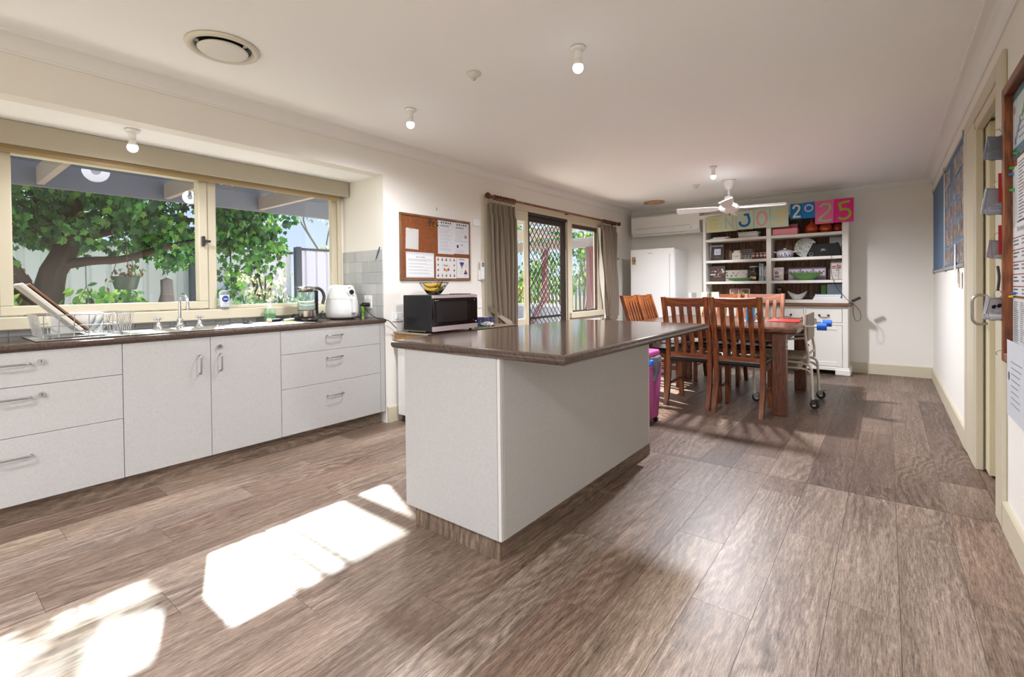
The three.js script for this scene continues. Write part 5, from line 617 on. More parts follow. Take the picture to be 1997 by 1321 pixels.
{ // third shelf
  book('chocolate_cookbook', 'dark cookbook with cupcakes on its cover on the third shelf', -2.09, -1.875, S.c, 0.226, 0.02, -7.5, (g, w, h) => { fill(g, '#4a4440', 0, 0, w, h); for (let i = 0; i < 26; i++) { disc(g, ['#5d2f22', '#8a5a44', '#d8d0c8', '#3a2018'][i % 4], 20 + rnd() * 216, 60 + rnd() * 90, rr(12, 26)); } fill(g, '#e2dcd6', 10, 140, 90, 24); fill(g, '#3a2a24', 0, 170, w, 36); txt(g, 'chocolate', w / 2, 188, 26, '#d9cfc6', { f: 'serif' }); fill(g, '#5b3a2c', 0, 212, w, h - 212); }, { t: -0.08, c: 0x3a3230 });
  const bxp = cmat(256, 140, (g, w, h) => { fill(g, '#d9d3c8', 0, 0, w, h); for (let i = 0; i < 40; i++) disc(g, ['#c98f88', '#b9b09a', '#8d8a78', '#e3c9c0', '#7c6a5c'][i % 5], rnd() * w, 30 + rnd() * 100, rr(4, 12)); fill(g, '#bcae98', 0, 0, w, 6); }, 0.6); const bo = thing('patterned_box', 'pale patterned gift box behind the green dish on the third shelf', 'box', [-1.74, S.c, -7.63]); mesh(bo, 'carton', box(0.3, 0.165, 0.1), printed(mat(0xd3ccc0, 0.7), bxp), [0, 0.083, 0]); mesh(bo, 'seam', box(0.002, 0.165, 0.001), mat(0x8a8172, 0.7), [-0.02, 0.083, 0.0505]);
  const gd = mat(0x5f8a4f, 0.3), gg = lathe([[0, 0], [0.08, 0], [0.12, 0.012], [0.178, 0.042], [0.181, 0.046], [0.172, 0.044], [0.11, 0.017], [0, 0.006]], 44); const dsh = thing('green_dish', 'shallow green platter at the front of the third shelf', 'dish', [-1.665, S.c, -7.44]); mesh(dsh, 'dish', gg, gd).scale.set(1, 1, 0.34);
  const gj = thing('biscuit_jar', 'glass clip-top jar of biscuits on the third shelf', 'jar', [-1.5, S.c, -7.58]); mesh(gj, 'glass', lathe([[0, 0], [0.068, 0], [0.074, 0.01], [0.075, 0.15], [0.06, 0.185], [0.055, 0.195], [0.053, 0.19], [0.071, 0.15], [0.07, 0.012], [0, 0.004]], 36), mat(0xf2f5f2, 0.03, { transmission: 1, thickness: 0.003, ior: 1.48 })); mesh(gj, 'lid', lathe([[0.058, 0.196], [0.062, 0.202], [0.06, 0.212], [0.03, 0.218], [0, 0.218]], 32), mat(0xc9d0d2, 0.2)); const cols = [0x2a1812, 0x5b3420, 0xc9a062, 0x3a2218, 0x7a4a2c]; for (let i = 0; i < 22; i++) { const a = rnd() * 2 * PI, r = Math.sqrt(rnd()) * 0.045; const o = mesh(gj, 'biscuit', cyl(0.02, 0.02, 0.01, 14), mat(cols[i % 5], 0.8), [r * Math.cos(a), 0.02 + i * 0.0068, r * Math.sin(a)], [rr(-1.2, 1.2), 0, rr(-1.2, 1.2)]); } mesh(gj, 'label', rbox(0.075, 0.04, 0.002, 0.0008), mat(0xd3b27c, 0.7), [0.0, 0.045, 0.0755]);
  [[-1.425, -1.392, 0.245, 0x8fa3ad, 'tallest pale blue book by the centre post'], [-1.391, -1.366, 0.24, 0xa9b8bb, 'pale grey book between two blue ones by the centre post'], [-1.365, -1.345, 0.205, 0x5b7f99, 'short blue book by the centre post'], [-1.344, -1.322, 0.2, 0xbfd0d3, 'short pale book touching the centre post']].forEach(([a, b, h, c, l]) => { const g = thing('upright_book', l, 'book', [(a + b) / 2, S.c, -7.58]); mesh(g, 'cover', box(b - a - 0.001, h, 0.16), mat(c, 0.5), [0, h / 2, 0]); mesh(g, 'page_block', box(b - a - 0.006, 0.002, 0.15), M.paper, [0, h + 0.001, 0]); mesh(g, 'spine_title', box((b - a) * 0.5, h * 0.5, 0.001), mat(0xe6e6e2, 0.6), [0, h * 0.55, 0.0802]); });
  book('berry_cookbook', 'small cookbook with a purple bowl on its cover on the third shelf', -1.243, -1.115, S.c, 0.176, 0.016, -7.5, (g, w, h) => { fill(g, '#cbbfb9', 0, 0, w, h); disc(g, '#7a3a52', 82, 150, 46); disc(g, '#a95f74', 82, 150, 26); fill(g, '#4a2a36', 40, 230, 110, 40); disc(g, '#e6dcc2', 190, 150, 40); lines(g, 60, 30, 140, 2, 16, '#8a7a74', 6); }, { t: -0.1, c: 0xb0a49e });
  const cake = (x0, x1, i, l) => book('recipe_box', l, x0, x1, S.c, 0.178, 0.03, -7.66, (g, w, h) => { fill(g, '#a99ab9', 0, 0, w, h); fill(g, '#6f5a8a', 0, 0, w, 34); fill(g, '#e9e2e6', 24, 50, w - 48, 150); for (let k = 0; k < 7; k++) disc(g, ['#b9655e', '#8a4a3a', '#d9a59a', '#c98f5e'][(k + i) % 4], 50 + k * 26, 110 + (k % 3) * 26, 22); fill(g, '#d6c6dd', 14, 220, w - 28, 26); }, { c: 0x8a7a9c, cat: 'box' });
  cake(-1.082, -0.935, 0, 'leftmost lilac picture box behind the green bowl'); cake(-0.933, -0.787, 1, 'middle lilac picture box behind the green bowl'); cake(-0.785, -0.64, 2, 'rightmost lilac picture box behind the green bowl');
  const gb = thing('green_bowl', 'boat-shaped green serving bowl at the front of the third shelf', 'bowl', [-0.86, S.c, -7.5]); const bg = lathe([[0, 0], [0.07, 0], [0.12, 0.03], [0.198, 0.096], [0.2, 0.1], [0.19, 0.095], [0.11, 0.036], [0, 0.01]], 48); mesh(gb, 'bowl', bg, gd).scale.set(1, 1, 0.42);
  book('cake_cookbook', 'white cookbook with a red layer cake on its cover', -0.58, -0.452, S.c, 0.25, 0.018, -7.53, (g, w, h) => { fill(g, '#d8d2cc', 0, 0, w, h); fill(g, '#8f7a72', 0, 0, w, 60); fill(g, '#9e2f2a', 30, 150, 90, 70); fill(g, '#a8332c', 130, 140, 100, 80); fill(g, '#efe6de', 28, 180, 92, 12); fill(g, '#efe6de', 128, 172, 104, 12); disc(g, '#3a3a36', 150, 120, 14); fill(g, '#8aa08a', 120, 236, 60, 50); fill(g, '#777', 30, 330, 190, 6); txt(g, 'cakes', 128, 400, 34, '#555', { f: 'serif' }); }, { t: -0.1, c: 0xcac3bc });
}
{ // counter level
  const fr = thing('double_photo_frame', 'double pink-framed pair of pictures standing on the dresser counter', 'picture frame', [-1.69, S.d, -7.56]); const pf = mat(0xa05a72, 0.5); for (const s of [-1, 1]) { const p = mesh(fr, 'panel', box(0.138, 0.155, 0.012), printed(pf, cmat(138, 155, (g, w, h) => { fill(g, '#a3607a', 0, 0, w, h); fill(g, '#eadfe0', 8, 8, w - 16, h - 16); fill(g, '#8a4a3a', 16, 16, w - 32, h - 32); disc(g, '#d9b04a', 44, 80, 24); disc(g, '#3f6a2f', 90, 70, 26); disc(g, '#b9bcd0', 70, 110, 20); }, 0.4)), [s * 0.072, 0.078, 0], [-0.1, s * -0.15, 0]); }
  const sg = thing('small_globe_vase', 'small glass vase with green leaves beside the pink picture frame', 'vase', [-1.6, S.d, -7.5]); mesh(sg, 'glass', lathe([[0, 0], [0.022, 0], [0.026, 0.03], [0.014, 0.07], [0.016, 0.08]], 20), mat(0xeef4f2, 0.04, { transmission: 1, thickness: 0.003 })); for (let i = 0; i < 7; i++) { const l = new THREE.SphereGeometry(0.02, 8, 6); l.scale(0.5, 1, 0.15); mesh(sg, 'leaf', l, M.leafDark, [0.014 * Math.cos(i), 0.1 + 0.012 * (i % 3), 0.014 * Math.sin(i)], [0.3 * Math.sin(i * 2), i, 0.4 * Math.cos(i)]); }
  const ow = thing('owl_ornament', 'small dark owl ornament with tan markings on the dresser counter', 'ornament', [-1.172, S.d, -7.55]); const om = mat(0x2a2320, 0.4), ot = mat(0xb98a4a, 0.5); mesh(ow, 'body', lathe([[0, 0], [0.03, 0], [0.045, 0.03], [0.047, 0.08], [0.04, 0.115], [0.042, 0.15], [0.03, 0.178], [0, 0.182]], 24), om); for (const s of [-1, 1]) { mesh(ow, 'ear', new THREE.ConeGeometry(0.016, 0.034, 10), ot, [s * 0.028, 0.182, 0.0], [0, 0, -s * 0.4]); mesh(ow, 'eye', new THREE.SphereGeometry(0.011, 12, 10), ot, [s * 0.016, 0.145, 0.036]); mesh(ow, 'wing', new THREE.SphereGeometry(0.03, 12, 10), om, [s * 0.04, 0.07, 0.005]).scale.set(0.4, 1.4, 0.8); } mesh(ow, 'beak', new THREE.ConeGeometry(0.006, 0.02, 8), ot, [0, 0.128, 0.044], [2.6, 0, 0]);
  const wb = thing('white_bowl', 'white bowl with two swept-up points on the dresser counter', 'bowl', [-0.958, S.d, -7.52]); const g = lathe([[0, 0], [0.045, 0], [0.06, 0.012], [0.09, 0.05], [0.112, 0.088], [0.109, 0.09], [0.086, 0.054], [0.055, 0.018], [0, 0.01]], 56), p = g.attributes.position; for (let i = 0; i < p.count; i++) { const a = Math.atan2(p.getZ(i), p.getX(i)), y = p.getY(i), k = Math.pow(y / 0.09, 1.5); p.setY(i, y + k * 0.024 * Math.cos(2 * a)); p.setX(i, p.getX(i) * (1 + 0.06 * k * Math.cos(2 * a))); } g.computeVertexNormals(); mesh(wb, 'bowl', g, M.whiteGloss);
  stackBook('picture_book', 'bottom pale picture book of the pile on the dresser counter', -0.775, -0.455, S.d, 0.02, -7.53, 0.22, 0xc9b9c9, 0.05); stackBook('picture_book', 'middle white picture book of the pile on the dresser counter', -0.755, -0.46, S.d + 0.0205, 0.024, -7.53, 0.21, 0xe9ecef, -0.03); stackBook('picture_book', 'top teal picture book of the pile on the dresser counter', -0.75, -0.46, S.d + 0.045, 0.026, -7.53, 0.2, 0x2f8fae, 0.02);
  book('white_folder', 'pale blue-white folder standing behind the pile of books', -0.63, -0.455, S.d, 0.2, 0.012, -7.66, (g2, w, h) => { fill(g2, '#d3dce6', 0, 0, w, h); fill(g2, '#bccbda', 0, 0, w, 8); }, { t: -0.05, c: 0xc9d3de, cat: 'folder' }); book('green_folder', 'green folder standing left of the pale one behind the books', -0.695, -0.64, S.d, 0.19, 0.03, -7.66, null, { c: 0x5f8f3f, cat: 'folder' });
  const tg = thing('luggage_tag', 'brown paper tag hanging from a drawer pull of the dresser', 'tag', [-0.86, 0.72, -7.325]); mesh(tg, 'card', rbox(0.06, 0.04, 0.003, 0.001), mat(0xa58a6c, 0.8), [0, 0, 0], [0, 0, 0.2]); mesh(tg, 'string', wire([0.02, 0.02, 0], [0.035, 0.055, -0.01], 0.0012), mat(0xc9b9a0, 0.8));
}
{ // lettered cards strung across the hutch
  const bn = thing('banner_string', 'thin string carrying the lettered cards across the dresser top', 'string', [-1.2, 2.22, -7.33]); mesh(bn, 'cord', tube([[-0.93, -0.03, 0], [-0.5, -0.03, 0], [0, 0.005, 0], [0.5, 0.02, 0], [0.88, 0.022, 0]], 0.0012, 5, 30), mat(0xdedacb, 0.8));
  const card = (label, x0, x1, y0, y1, bg, draw, rz = 0) => { const w = x1 - x0, h = y1 - y0; const o = single('letter_card', label, 'card', box(w - 0.003, h, 0.0015), printed(mat(bg, 0.8), cmat(200, Math.round(200 * h / w), (g, W, H) => { fill(g, '#' + new THREE.Color(bg).getHexString(), 0, 0, W, H); draw(g, W, H); }, 0.85)), [(x0 + x1) / 2, (y0 + y1) / 2, -7.332], [0, rr(-0.06, 0.06), rz], 'lettered cards over the dresser'); return o; };
  const strokeP = (g, c, wd, f) => { g.strokeStyle = c; g.lineWidth = wd; g.lineCap = 'round'; g.lineJoin = 'round'; g.beginPath(); f(g); g.stroke(); };
  card('pale green card with a yellow letter E, leftmost over the dresser', -2.093, -1.879, 1.936, 2.162, 0xd3d9b4, (g, W, H) => strokeP(g, '#e3cf8a', 30, q => { q.moveTo(150, 44); q.lineTo(60, 44); q.lineTo(60, H - 44); q.lineTo(150, H - 44); q.moveTo(60, H / 2); q.lineTo(140, H / 2); }));
  card('pale green card with a faint grey letter N over the dresser', -1.879, -1.672, 1.938, 2.18, 0xd6dab9, (g, W, H) => strokeP(g, '#bccbbd', 26, q => { q.moveTo(56, H - 40); q.lineTo(56, 50); q.lineTo(146, H - 40); q.lineTo(146, 50); }));
  card('pale green card with a bold blue letter J over the dresser', -1.672, -1.454, 1.946, 2.195, 0xcfdcc4, (g, W, H) => strokeP(g, '#1273b4', 30, q => { q.moveTo(96, 40); q.lineTo(136, 40); q.moveTo(126, 40); q.bezierCurveTo(170, 120, 150, H - 46, 90, H - 46); q.bezierCurveTo(50, H - 46, 36, H - 70, 36, H - 92); }));
  card('pale green card with a pink letter O over the dresser', -1.454, -1.25, 1.95, 2.208, 0xc5dcc0, (g, W, H) => strokeP(g, '#f09ab2', 28, q => q.ellipse(100, H / 2, 58, H / 2 - 36, 0, 0, 2 * PI)));
  card('pale green card with a yellow letter Y over the dresser', -1.25, -1.03, 1.942, 2.222, 0xcddcc2, (g, W, H) => strokeP(g, '#ead79a', 28, q => { q.moveTo(50, 44); q.bezierCurveTo(50, 130, 150, 130, 150, 44); q.moveTo(150, 60); q.bezierCurveTo(160, H - 30, 70, H - 30, 50, H - 50); }));
  card('blue card with a white figure 2, next to the letters', -1.011, -0.867, 2.028, 2.238, 0x1176b8, (g, W, H) => strokeP(g, '#e4eedd', 36, q => { q.moveTo(52, 84); q.bezierCurveTo(60, 20, 160, 30, 146, 100); q.bezierCurveTo(136, 150, 80, 190, 54, H - 44); q.lineTo(154, H - 44); }));
  card('blue card with a lilac ring shaped like a nought', -0.866, -0.733, 2.03, 2.24, 0x1280c4, (g, W, H) => strokeP(g, '#d3c9ec', 28, q => q.ellipse(100, 120, 66, 62, 0, 0, 2 * PI)));
  card('pink card with a pale green figure 2', -0.733, -0.527, 1.941, 2.24, 0xf06ca8, (g, W, H) => strokeP(g, '#a9cf7f', 26, q => { q.moveTo(62, 74); q.bezierCurveTo(90, 20, 180, 40, 160, 110); q.bezierCurveTo(140, 160, 60, 190, 44, H - 50); q.bezierCurveTo(80, H - 30, 130, H - 30, 168, H - 40); }));
  card('hot pink card with a lime figure 5, rightmost over the dresser', -0.526, -0.32, 1.943, 2.243, 0xec2f8c, (g, W, H) => strokeP(g, '#a8c22e', 28, q => { q.moveTo(150, 42); q.lineTo(56, 60); q.lineTo(70, 140); q.bezierCurveTo(170, 100, 200, 220, 120, H - 44); q.bezierCurveTo(96, H - 30, 70, H - 40, 52, H - 56); }));
}

// ---------- right wall ----------
{
  const felt = mat(0x5f7690, 0.95, { map: fineGrain }), alu = mat(0xb9b9b4, 0.4, { metalness: 0.6 }), cap = mat(0x8a877e, 0.5);
  const board = (label, z0, z1, y0, y1) => { const b = thing('felt_board', label, 'pin board', [XR, y0, (z0 + z1) / 2]); bx(b, 'felt', felt, XR - 0.012, XR - 0.001, y0 + 0.01, y1 - 0.01, z0 + 0.01, z1 - 0.01, 0, 'y'); for (const [a, c, d, e] of [[y0, y0 + 0.022, z0, z1], [y1 - 0.022, y1, z0, z1], [y0, y1, z0, z0 + 0.022], [y0, y1, z1 - 0.022, z1]]) bx(b, 'frame', alu, XR - 0.016, XR - 0.001, a, c, d, e, 0.002); for (const y of [y0 + 0.014, y1 - 0.014]) for (const z of [z0 + 0.014, z1 - 0.014]) bx(b, 'corner_cap', cap, XR - 0.02, XR - 0.001, y - 0.026, y + 0.026, z - 0.026, z + 0.026, 0.004); };
  board('blank blue felt pin board nearest the far corner of the right wall', -7.47, -6.12, 1.285, 2.24); board('blue felt pin board covered with photographs beside the sliding door', -6.1, -4.64, 1.285, 2.235);
  const ph = [0, 1, 2, 3].map(k => cmat(96, 128, (g, w, h) => { fill(g, ['#6b564a', '#8a7566', '#5c5650', '#9a8878'][k], 0, 0, w, h); for (let i = 0; i < 12; i++) { g.fillStyle = ['#b48a74', '#4a3a34', '#d6cfc8', '#7a8496', '#96604e'][i % 5]; g.fillRect(rnd() * w * 0.8, rnd() * h * 0.8, rr(10, 34), rr(16, 50)); } g.strokeStyle = '#d9dde2'; g.lineWidth = 5; g.strokeRect(0, 0, w, h); }, 0.35));
  for (let i = 0; i < 6; i++) for (let j = 0; j < 5; j++) { if ((i === 2 && j > 2) || (i === 3 && j === 0)) continue; const h = rr(0.13, 0.165); const o = single('photograph', 'small colour photograph pinned to the blue felt board', 'photograph', box(rr(0.15, 0.19), h, 0.002), printed(M.paper, ph[(i * 3 + j) % 4]), [XR - 0.0145, 1.40 + j * 0.172, -5.9 + i * 0.225 + rr(-0.02, 0.02)], [0, -PI / 2, rr(-0.07, 0.07)], 'photographs on the felt board'); }
  const rb = thing('hanging_ribbon', 'white ribbon hanging from the photograph board', 'ribbon', [XR - 0.02, 1.2, -5.16]); for (const [x, a] of [[0, 0.04], [0.045, -0.05]]) mesh(rb, 'tail', rbox(0.003, 0.3, 0.05, 0.001), M.paper, [0, 0.12, x], [a, 0, 0]); mesh(rb, 'tape', rbox(0.003, 0.12, 0.06, 0.001), mat(0xb9ab95, 0.8), [0.004, -0.01, 0.26]);
}
{ // cork board in a red-brown frame, near right
  const z0 = -3.0, z1 = -2.2, y0 = 0.82, y1 = 2.01, b = thing('framed_cork_board', 'large cork board in a deep red-brown timber frame crowded with notices', 'pin board', [XR, y0, -2.6]), fm = mat(0xffffff, 0.4, { map: redWood });
  bx(b, 'cork', M.cork, XR - 0.014, XR - 0.001, y0 + 0.01, y1 - 0.01, z0 + 0.01, z1 - 0.01, 0, 'y'); bx(b, 'frame_stile', fm, XR - 0.046, XR - 0.001, y0, y1, z0, z0 + 0.04, 0.004, 'y'); bx(b, 'frame_stile', fm, XR - 0.046, XR - 0.001, y0, y1, z1 - 0.04, z1, 0.004, 'y'); bx(b, 'frame_rail', fm, XR - 0.046, XR - 0.001, y1 - 0.04, y1, z0 + 0.041, z1 - 0.041, 0.004, 'z'); bx(b, 'frame_rail', fm, XR - 0.046, XR - 0.001, y0, y0 + 0.04, z0 + 0.041, z1 - 0.041, 0.004, 'z');
  const note = (name, label, za, zb, ya, yb, draw, x = 0.016) => { const w = zb - za, h = yb - ya, px = 256; return single(name, label, 'notice', box(w, h, 0.0012), printed(M.paper, cmat(px, Math.round(px * h / w), draw, 0.5)), [XR - x, (ya + yb) / 2, (za + zb) / 2], [0, -PI / 2, 0]); };
  note('illustrated_poster', 'teal and white illustrated notice at the top of the framed cork board', -2.955, -2.45, 1.69, 1.965, (g, w, h) => { fill(g, '#cfdcd6', 0, 0, w, h); fill(g, '#2f6470', 0, 0, w, 16); fill(g, '#2f6470', 0, h - 22, w, 22); for (let i = 0; i < 14; i++) disc(g, ['#d06a5a', '#7a64a8', '#5f9a5a', '#3a5f8a'][i % 4], 16 + (i * 53) % (w - 30), 36 + (i * 37) % (h - 70), 9); fill(g, '#9fb7b4', 36, 16, 3, h - 36); lines(g, 60, 60, 150, 4, 14, '#667', 3); });
  note('typed_notice', 'narrow white typed notice under the illustrated one on the framed board', -2.955, -2.88, 1.4, 1.655, (g, w, h) => { fill(g, '#e9eaea', 0, 0, w, h); lines(g, 40, 60, 170, 24, 32, '#777', 7); });
  note('rules_sheet', 'long white sheet with a ruled list at the middle of the framed board', -2.87, -2.45, 1.42, 1.68, (g, w, h) => { fill(g, '#f0f0f0', 0, 0, w, h); lines(g, 14, 12, 70, 20, 8, '#555', 3); fill(g, '#d8a9ad', 60, 70, 60, 18); lines(g, 130, 12, 100, 18, 8, '#888', 3); });
  note('timetable_sheet', 'white timetable sheet divided by red lines on the framed board', -2.955, -2.45, 1.11, 1.415, (g, w, h) => { fill(g, '#f1f1f2', 0, 0, w, h); txt(g, 'The Week Ahead', 96, 14, 14, '#333'); for (let i = 0; i < 5; i++) { fill(g, '#8a3a3a', 0, 30 + i * 26, w, 2); lines(g, 6, 36 + i * 26, 60, 2, 8, '#555', 3); lines(g, 84, 36 + i * 26, 130, 2, 8, '#777', 3); } });
  note('contact_list', 'white list of typed lines at the bottom left of the framed board', -2.955, -2.72, 0.865, 1.1, (g, w, h) => { fill(g, '#e6e8ea', 0, 0, w, h); lines(g, 20, 16, 110, 24, 9, '#666', 4); lines(g, 150, 16, 90, 20, 9, '#888', 4); fill(g, '#222', 24, h - 24, 60, 8); });
  note('loose_paper', 'loose white sheet curling down below the framed board', -2.84, -2.5, 0.62, 0.93, (g, w, h) => { fill(g, '#e3e6ec', 0, 0, w, h); disc(g, '#5a5f68', 30, 110, 14); lines(g, 60, 60, 160, 8, 18, '#9aa', 4); }, 0.05);
  [[1.655, -2.93, 0x2fa84a], [1.56, -2.925, 0x2fa84a], [1.63, -2.945, 0x2f6fb0], [1.105, -2.95, 0xd9b92e], [1.12, -2.9, 0x2f5fa8], [1.7, -2.85, 0x2fa84a]].forEach(([y, z, c], i) => { const p = mesh(b, 'push_pin', cyl(0.004, 0.007, 0.014, 10), mat(c, 0.4), [-0.024, y - y0, z + 2.6], [0, 0, PI / 2]); });
  const shW = tube([[0, 0, 0], [0.005, 0.012, 0.0], [0, 0.02, 0]], 0.002);
  // bunches of laminated cards on rings
  const bunch = (label, y, n, size, c, spread, red, lan) => {
    const o = thing('card_bunch', label, 'cards', [XR - 0.055, y, z0 - 0.018]); const rg = new THREE.TorusGeometry(0.017, 0.0014, 6, 24); mesh(o, 'ring', rg, M.nickel, [0, 0.015, 0], [0, 0.6, 0]); mesh(o, 'hook', tube([[0.02, 0.028, 0.014], [0.012, 0.036, 0.006], [0.002, 0.032, 0]], 0.0015, 6, 16), M.nickel);
    const pm = cmat(96, 128, (g, w, h) => { fill(g, c, 0, 0, w, h); g.strokeStyle = '#9aa0aa'; g.lineWidth = 4; g.strokeRect(6, 6, w - 12, h - 12); if (red === 2) { disc(g, '#27304e', 36, 54, 12); disc(g, '#27304e', 62, 48, 12); } lines(g, 20, 90, 50, 2, 10, '#889', 3); }, 0.25);
    for (let i = 0; i < n; i++) { const q = new THREE.Group(); q.name = 'card'; const k = mesh(q, 'sheet', box(size, size * 1.35, 0.0016), printed(mat(i % 4 === 3 && red ? 0xb8324a : 0xb9bec9, 0.35), pm), [0, -size * 0.68, 0]); q.rotation.set(0.06 * (i - n / 2), 0.35 + (i - n / 2) * spread * 0.25, 0.16 * Math.sin(i * 2.3)); q.position.set(0, 0, (i - n / 2) * 0.0034); o.add(q); }
    if (lan) { mesh(o, 'lanyard', rbox(0.012, 0.13, 0.003, 0.001), mat(0xa01722, 0.7), [0.006, 0.0, 0.012]); }
    return o;
  };
  bunch('bunch of plain grey laminated cards, highest beside the framed board', 1.815, 7, 0.075, '#8d93a0', 0.06, 0, false); bunch('bunch of pale laminated cards with a red lanyard beside the framed board', 1.585, 6, 0.085, '#b6bcc8', 0.16, 0, true); bunch('small bunch of cards with a dark strap, third down beside the framed board', 1.355, 4, 0.06, '#c3c6cc', 0.3, 1, true); const lb = bunch('thick bunch of white and red key cards, lowest beside the framed board', 1.1, 14, 0.075, '#e2e4e8', 0.11, 2, false);
  mesh(lb, 'strap', tube([[0, 0.03, 0], [0.004, 0.09, 0.004], [0, 0.14, 0]], 0.005, 8, 20), mat(0x3a3436, 0.6));
  const hk = thing('wire_hook', 'bent wire hook at the lower corner of the framed board', 'hook', [XR - 0.05, 0.86, z0 - 0.004]); mesh(hk, 'wire', tube([[0.02, 0, 0], [0, 0.004, -0.008], [-0.012, -0.006, -0.01], [-0.008, -0.016, -0.006]], 0.002, 6, 24), M.nickel);
}

// ---------- garden ----------
{
  const grassTex = dataTex(512, 512, (x, y) => { const n = noise(x * 160, y * 160, 160, 160, 41), m = noise(x * 18, y * 18, 18, 18, 42); return mix3(mix3([84, 96, 48], [150, 150, 84], n), [150, 128, 96], clamp((m - 0.55) * 2.5)); }, 2.5, 2.5);
  const gg = new THREE.PlaneGeometry(90, 90); gg.rotateX(-PI / 2); struct('ground', uvm(gg, 'z'), mat(0xffffff, 0.95, { map: grassTex }), [-22, -0.16, -15]);
  struct('paving', box(4.6, 0.1, 14), mat(0xdcd8d0, 0.9), [-5.85, -0.11, -4.2]);
  // pergola over the kitchen window
  const rm = mat(0x8b8079, 0.8), p = struct('pergola');
  for (const z of [-2.52, -1.63, -0.74, 0.15, 1.04, 1.93]) bx(p, 'rafter', rm, -5.55, -4.2, 2.07, 2.22, z - 0.024, z + 0.024, 0.003);
  for (const z of [-2.0, -2.11, -2.22]) bx(p, 'roof_batten', rm, -5.55, -4.2, 2.29, 2.32, z - 0.014, z + 0.014, 0.002);
  bx(p, 'fascia', mat(0x5a5f6a, 0.8), -5.6, -5.555, 2.055, 2.31, -3.62, 3.2, 0.003);
  const sheet = (x0, x1, z0, z1, yh, yl, m) => { const n = Math.round(Math.abs(z1 - z0) / 0.0127), P = [], I = []; for (let i = 0; i <= n; i++) { const z = lerp(z0, z1, i / n), h = 0.009 * Math.sin(z / 0.076 * 2 * PI); P.push(x0, yh + h, z, x1, yl + h, z); if (i < n) I.push(2 * i, 2 * i + 2, 2 * i + 1, 2 * i + 1, 2 * i + 2, 2 * i + 3); } const g = new THREE.BufferGeometry(); g.setAttribute('position', new THREE.Float32BufferAttribute(P, 3)); g.setIndex(I); g.computeVertexNormals(); return g; };
  mesh(p, 'roof_sheet', sheet(-4.2, -5.68, -3.62, 3.2, 2.38, 2.33), mat(0xb4c0c8, 0.0, { transmission: 1, thickness: 0, ior: 1.3, side: THREE.DoubleSide }));
  // patio by the dining doors
  const q = struct('patio_cover'); const lin = mat(0xa7a09b, 0.8), red = mat(0x7c5054, 0.7);
  bx(q, 'end_beam', lin, -9.2, -3.7, 2.03, 2.25, -9.42, -9.34, 0.003); for (const z of [-4.3, -5.55, -6.8, -8.05]) bx(q, 'joist', lin, -5.7, -3.62, 2.27, 2.37, z - 0.03, z + 0.03, 0.003);
  mesh(q, 'roof_sheet', sheet(-3.62, -5.75, -9.45, -3.66, 2.44, 2.4), mat(0xe4eaee, 0.12, { transmission: 0.95, thickness: 0, side: THREE.DoubleSide }));
  for (let i = 0; i < 9; i++) bx(q, 'lining_board', lin, -9.2, -5.75, 2.3, 2.32, -9.42 + i * 0.2, -9.24 + i * 0.2, 0.002);
  for (const [x, z] of [[-6.22, -9.2], [-5.05, -9.2]]) { const o = bx(q, 'post', red, x - 0.06, x + 0.06, -0.06, 2.03, z - 0.06, z + 0.06, 0.004); }
  const lw = thing('garden_wall', 'low white rendered garden wall outside the side light', 'garden wall', [-6.6, -0.1, -8.75]); bx(lw, 'body', mat(0xaeb6c2, 0.9), -7.9, -5.5, -0.1, 0.74, -8.9, -8.62, 0.01); bx(lw, 'coping', mat(0xe9e9ea, 0.8), -7.92, -5.48, 0.74, 0.79, -8.92, -8.6, 0.008);
  const pk = thing('leaning_plank', 'reddish timber plank leaning on the low garden wall', 'plank', [-6.0, -0.06, -8.3]); mesh(pk, 'plank', cbox(0.09, 1.1, 0.03, 0.003), red, [0, 0.5, -0.12], [-0.3, 0.3, -0.28]);
  // paling fence at the end of the garden
  const pf = thing('paling_fence', 'weathered grey paling fence across the end of the garden', 'fence', [-8, -0.15, -14.5]); const pals = [0x8e94a0, 0x7d8590, 0x9aa0a8].map(c => mat(c, 0.9)); for (let i = 0; i < 90; i++) mesh(pf, 'paling', box(0.115, 1.7, 0.02), pals[Math.floor(rnd() * 3)], [-7 + i * 0.16 - 2, 0.85 + rr(-0.02, 0.02), rr(-0.01, 0.01)]); for (const y of [0.35, 1.35]) mesh(pf, 'fence_rail', box(14.6, 0.08, 0.05), pals[1], [-2, y, -0.04]);
  // steel sheet fence opposite the kitchen window
  const rib = (z0, z1, y1, label) => { const f = thing('steel_fence', label, 'fence', [-7.8, -0.15, (z0 + z1) / 2]), w = 0.78, n = Math.round((z1 - z0) / w); const pr = []; const per = w / 4; for (let k = 0; k < 4; k++) pr.push([k * per, 0], [k * per + per * 0.62, 0], [k * per + per * 0.72, 0.03], [k * per + per * 0.9, 0.03]); pr.push([w, 0], [w, -0.004], ...pr.slice().reverse().map(([a, b]) => [a, b - 0.004])); const g = ext(shape(pr), y1 + 0.15); g.rotateX(-PI / 2); g.rotateY(PI / 2); for (let i = 0; i < n; i++) mesh(f, 'sheet', g, M.fence, [0, 0, z1 - (z0 + z1) / 2 - i * w]); bx(f, 'top_rail', M.fenceDark, -7.83, -7.77, y1 - 0.015, y1 + 0.025, z0, z1, 0.004); return f; };
  rib(-4.05, 3.0, 1.775, 'pale ribbed steel fence behind the garden tree'); rib(-8.75, -4.1, 1.85, 'taller pale ribbed steel fence panel beyond the dark post');
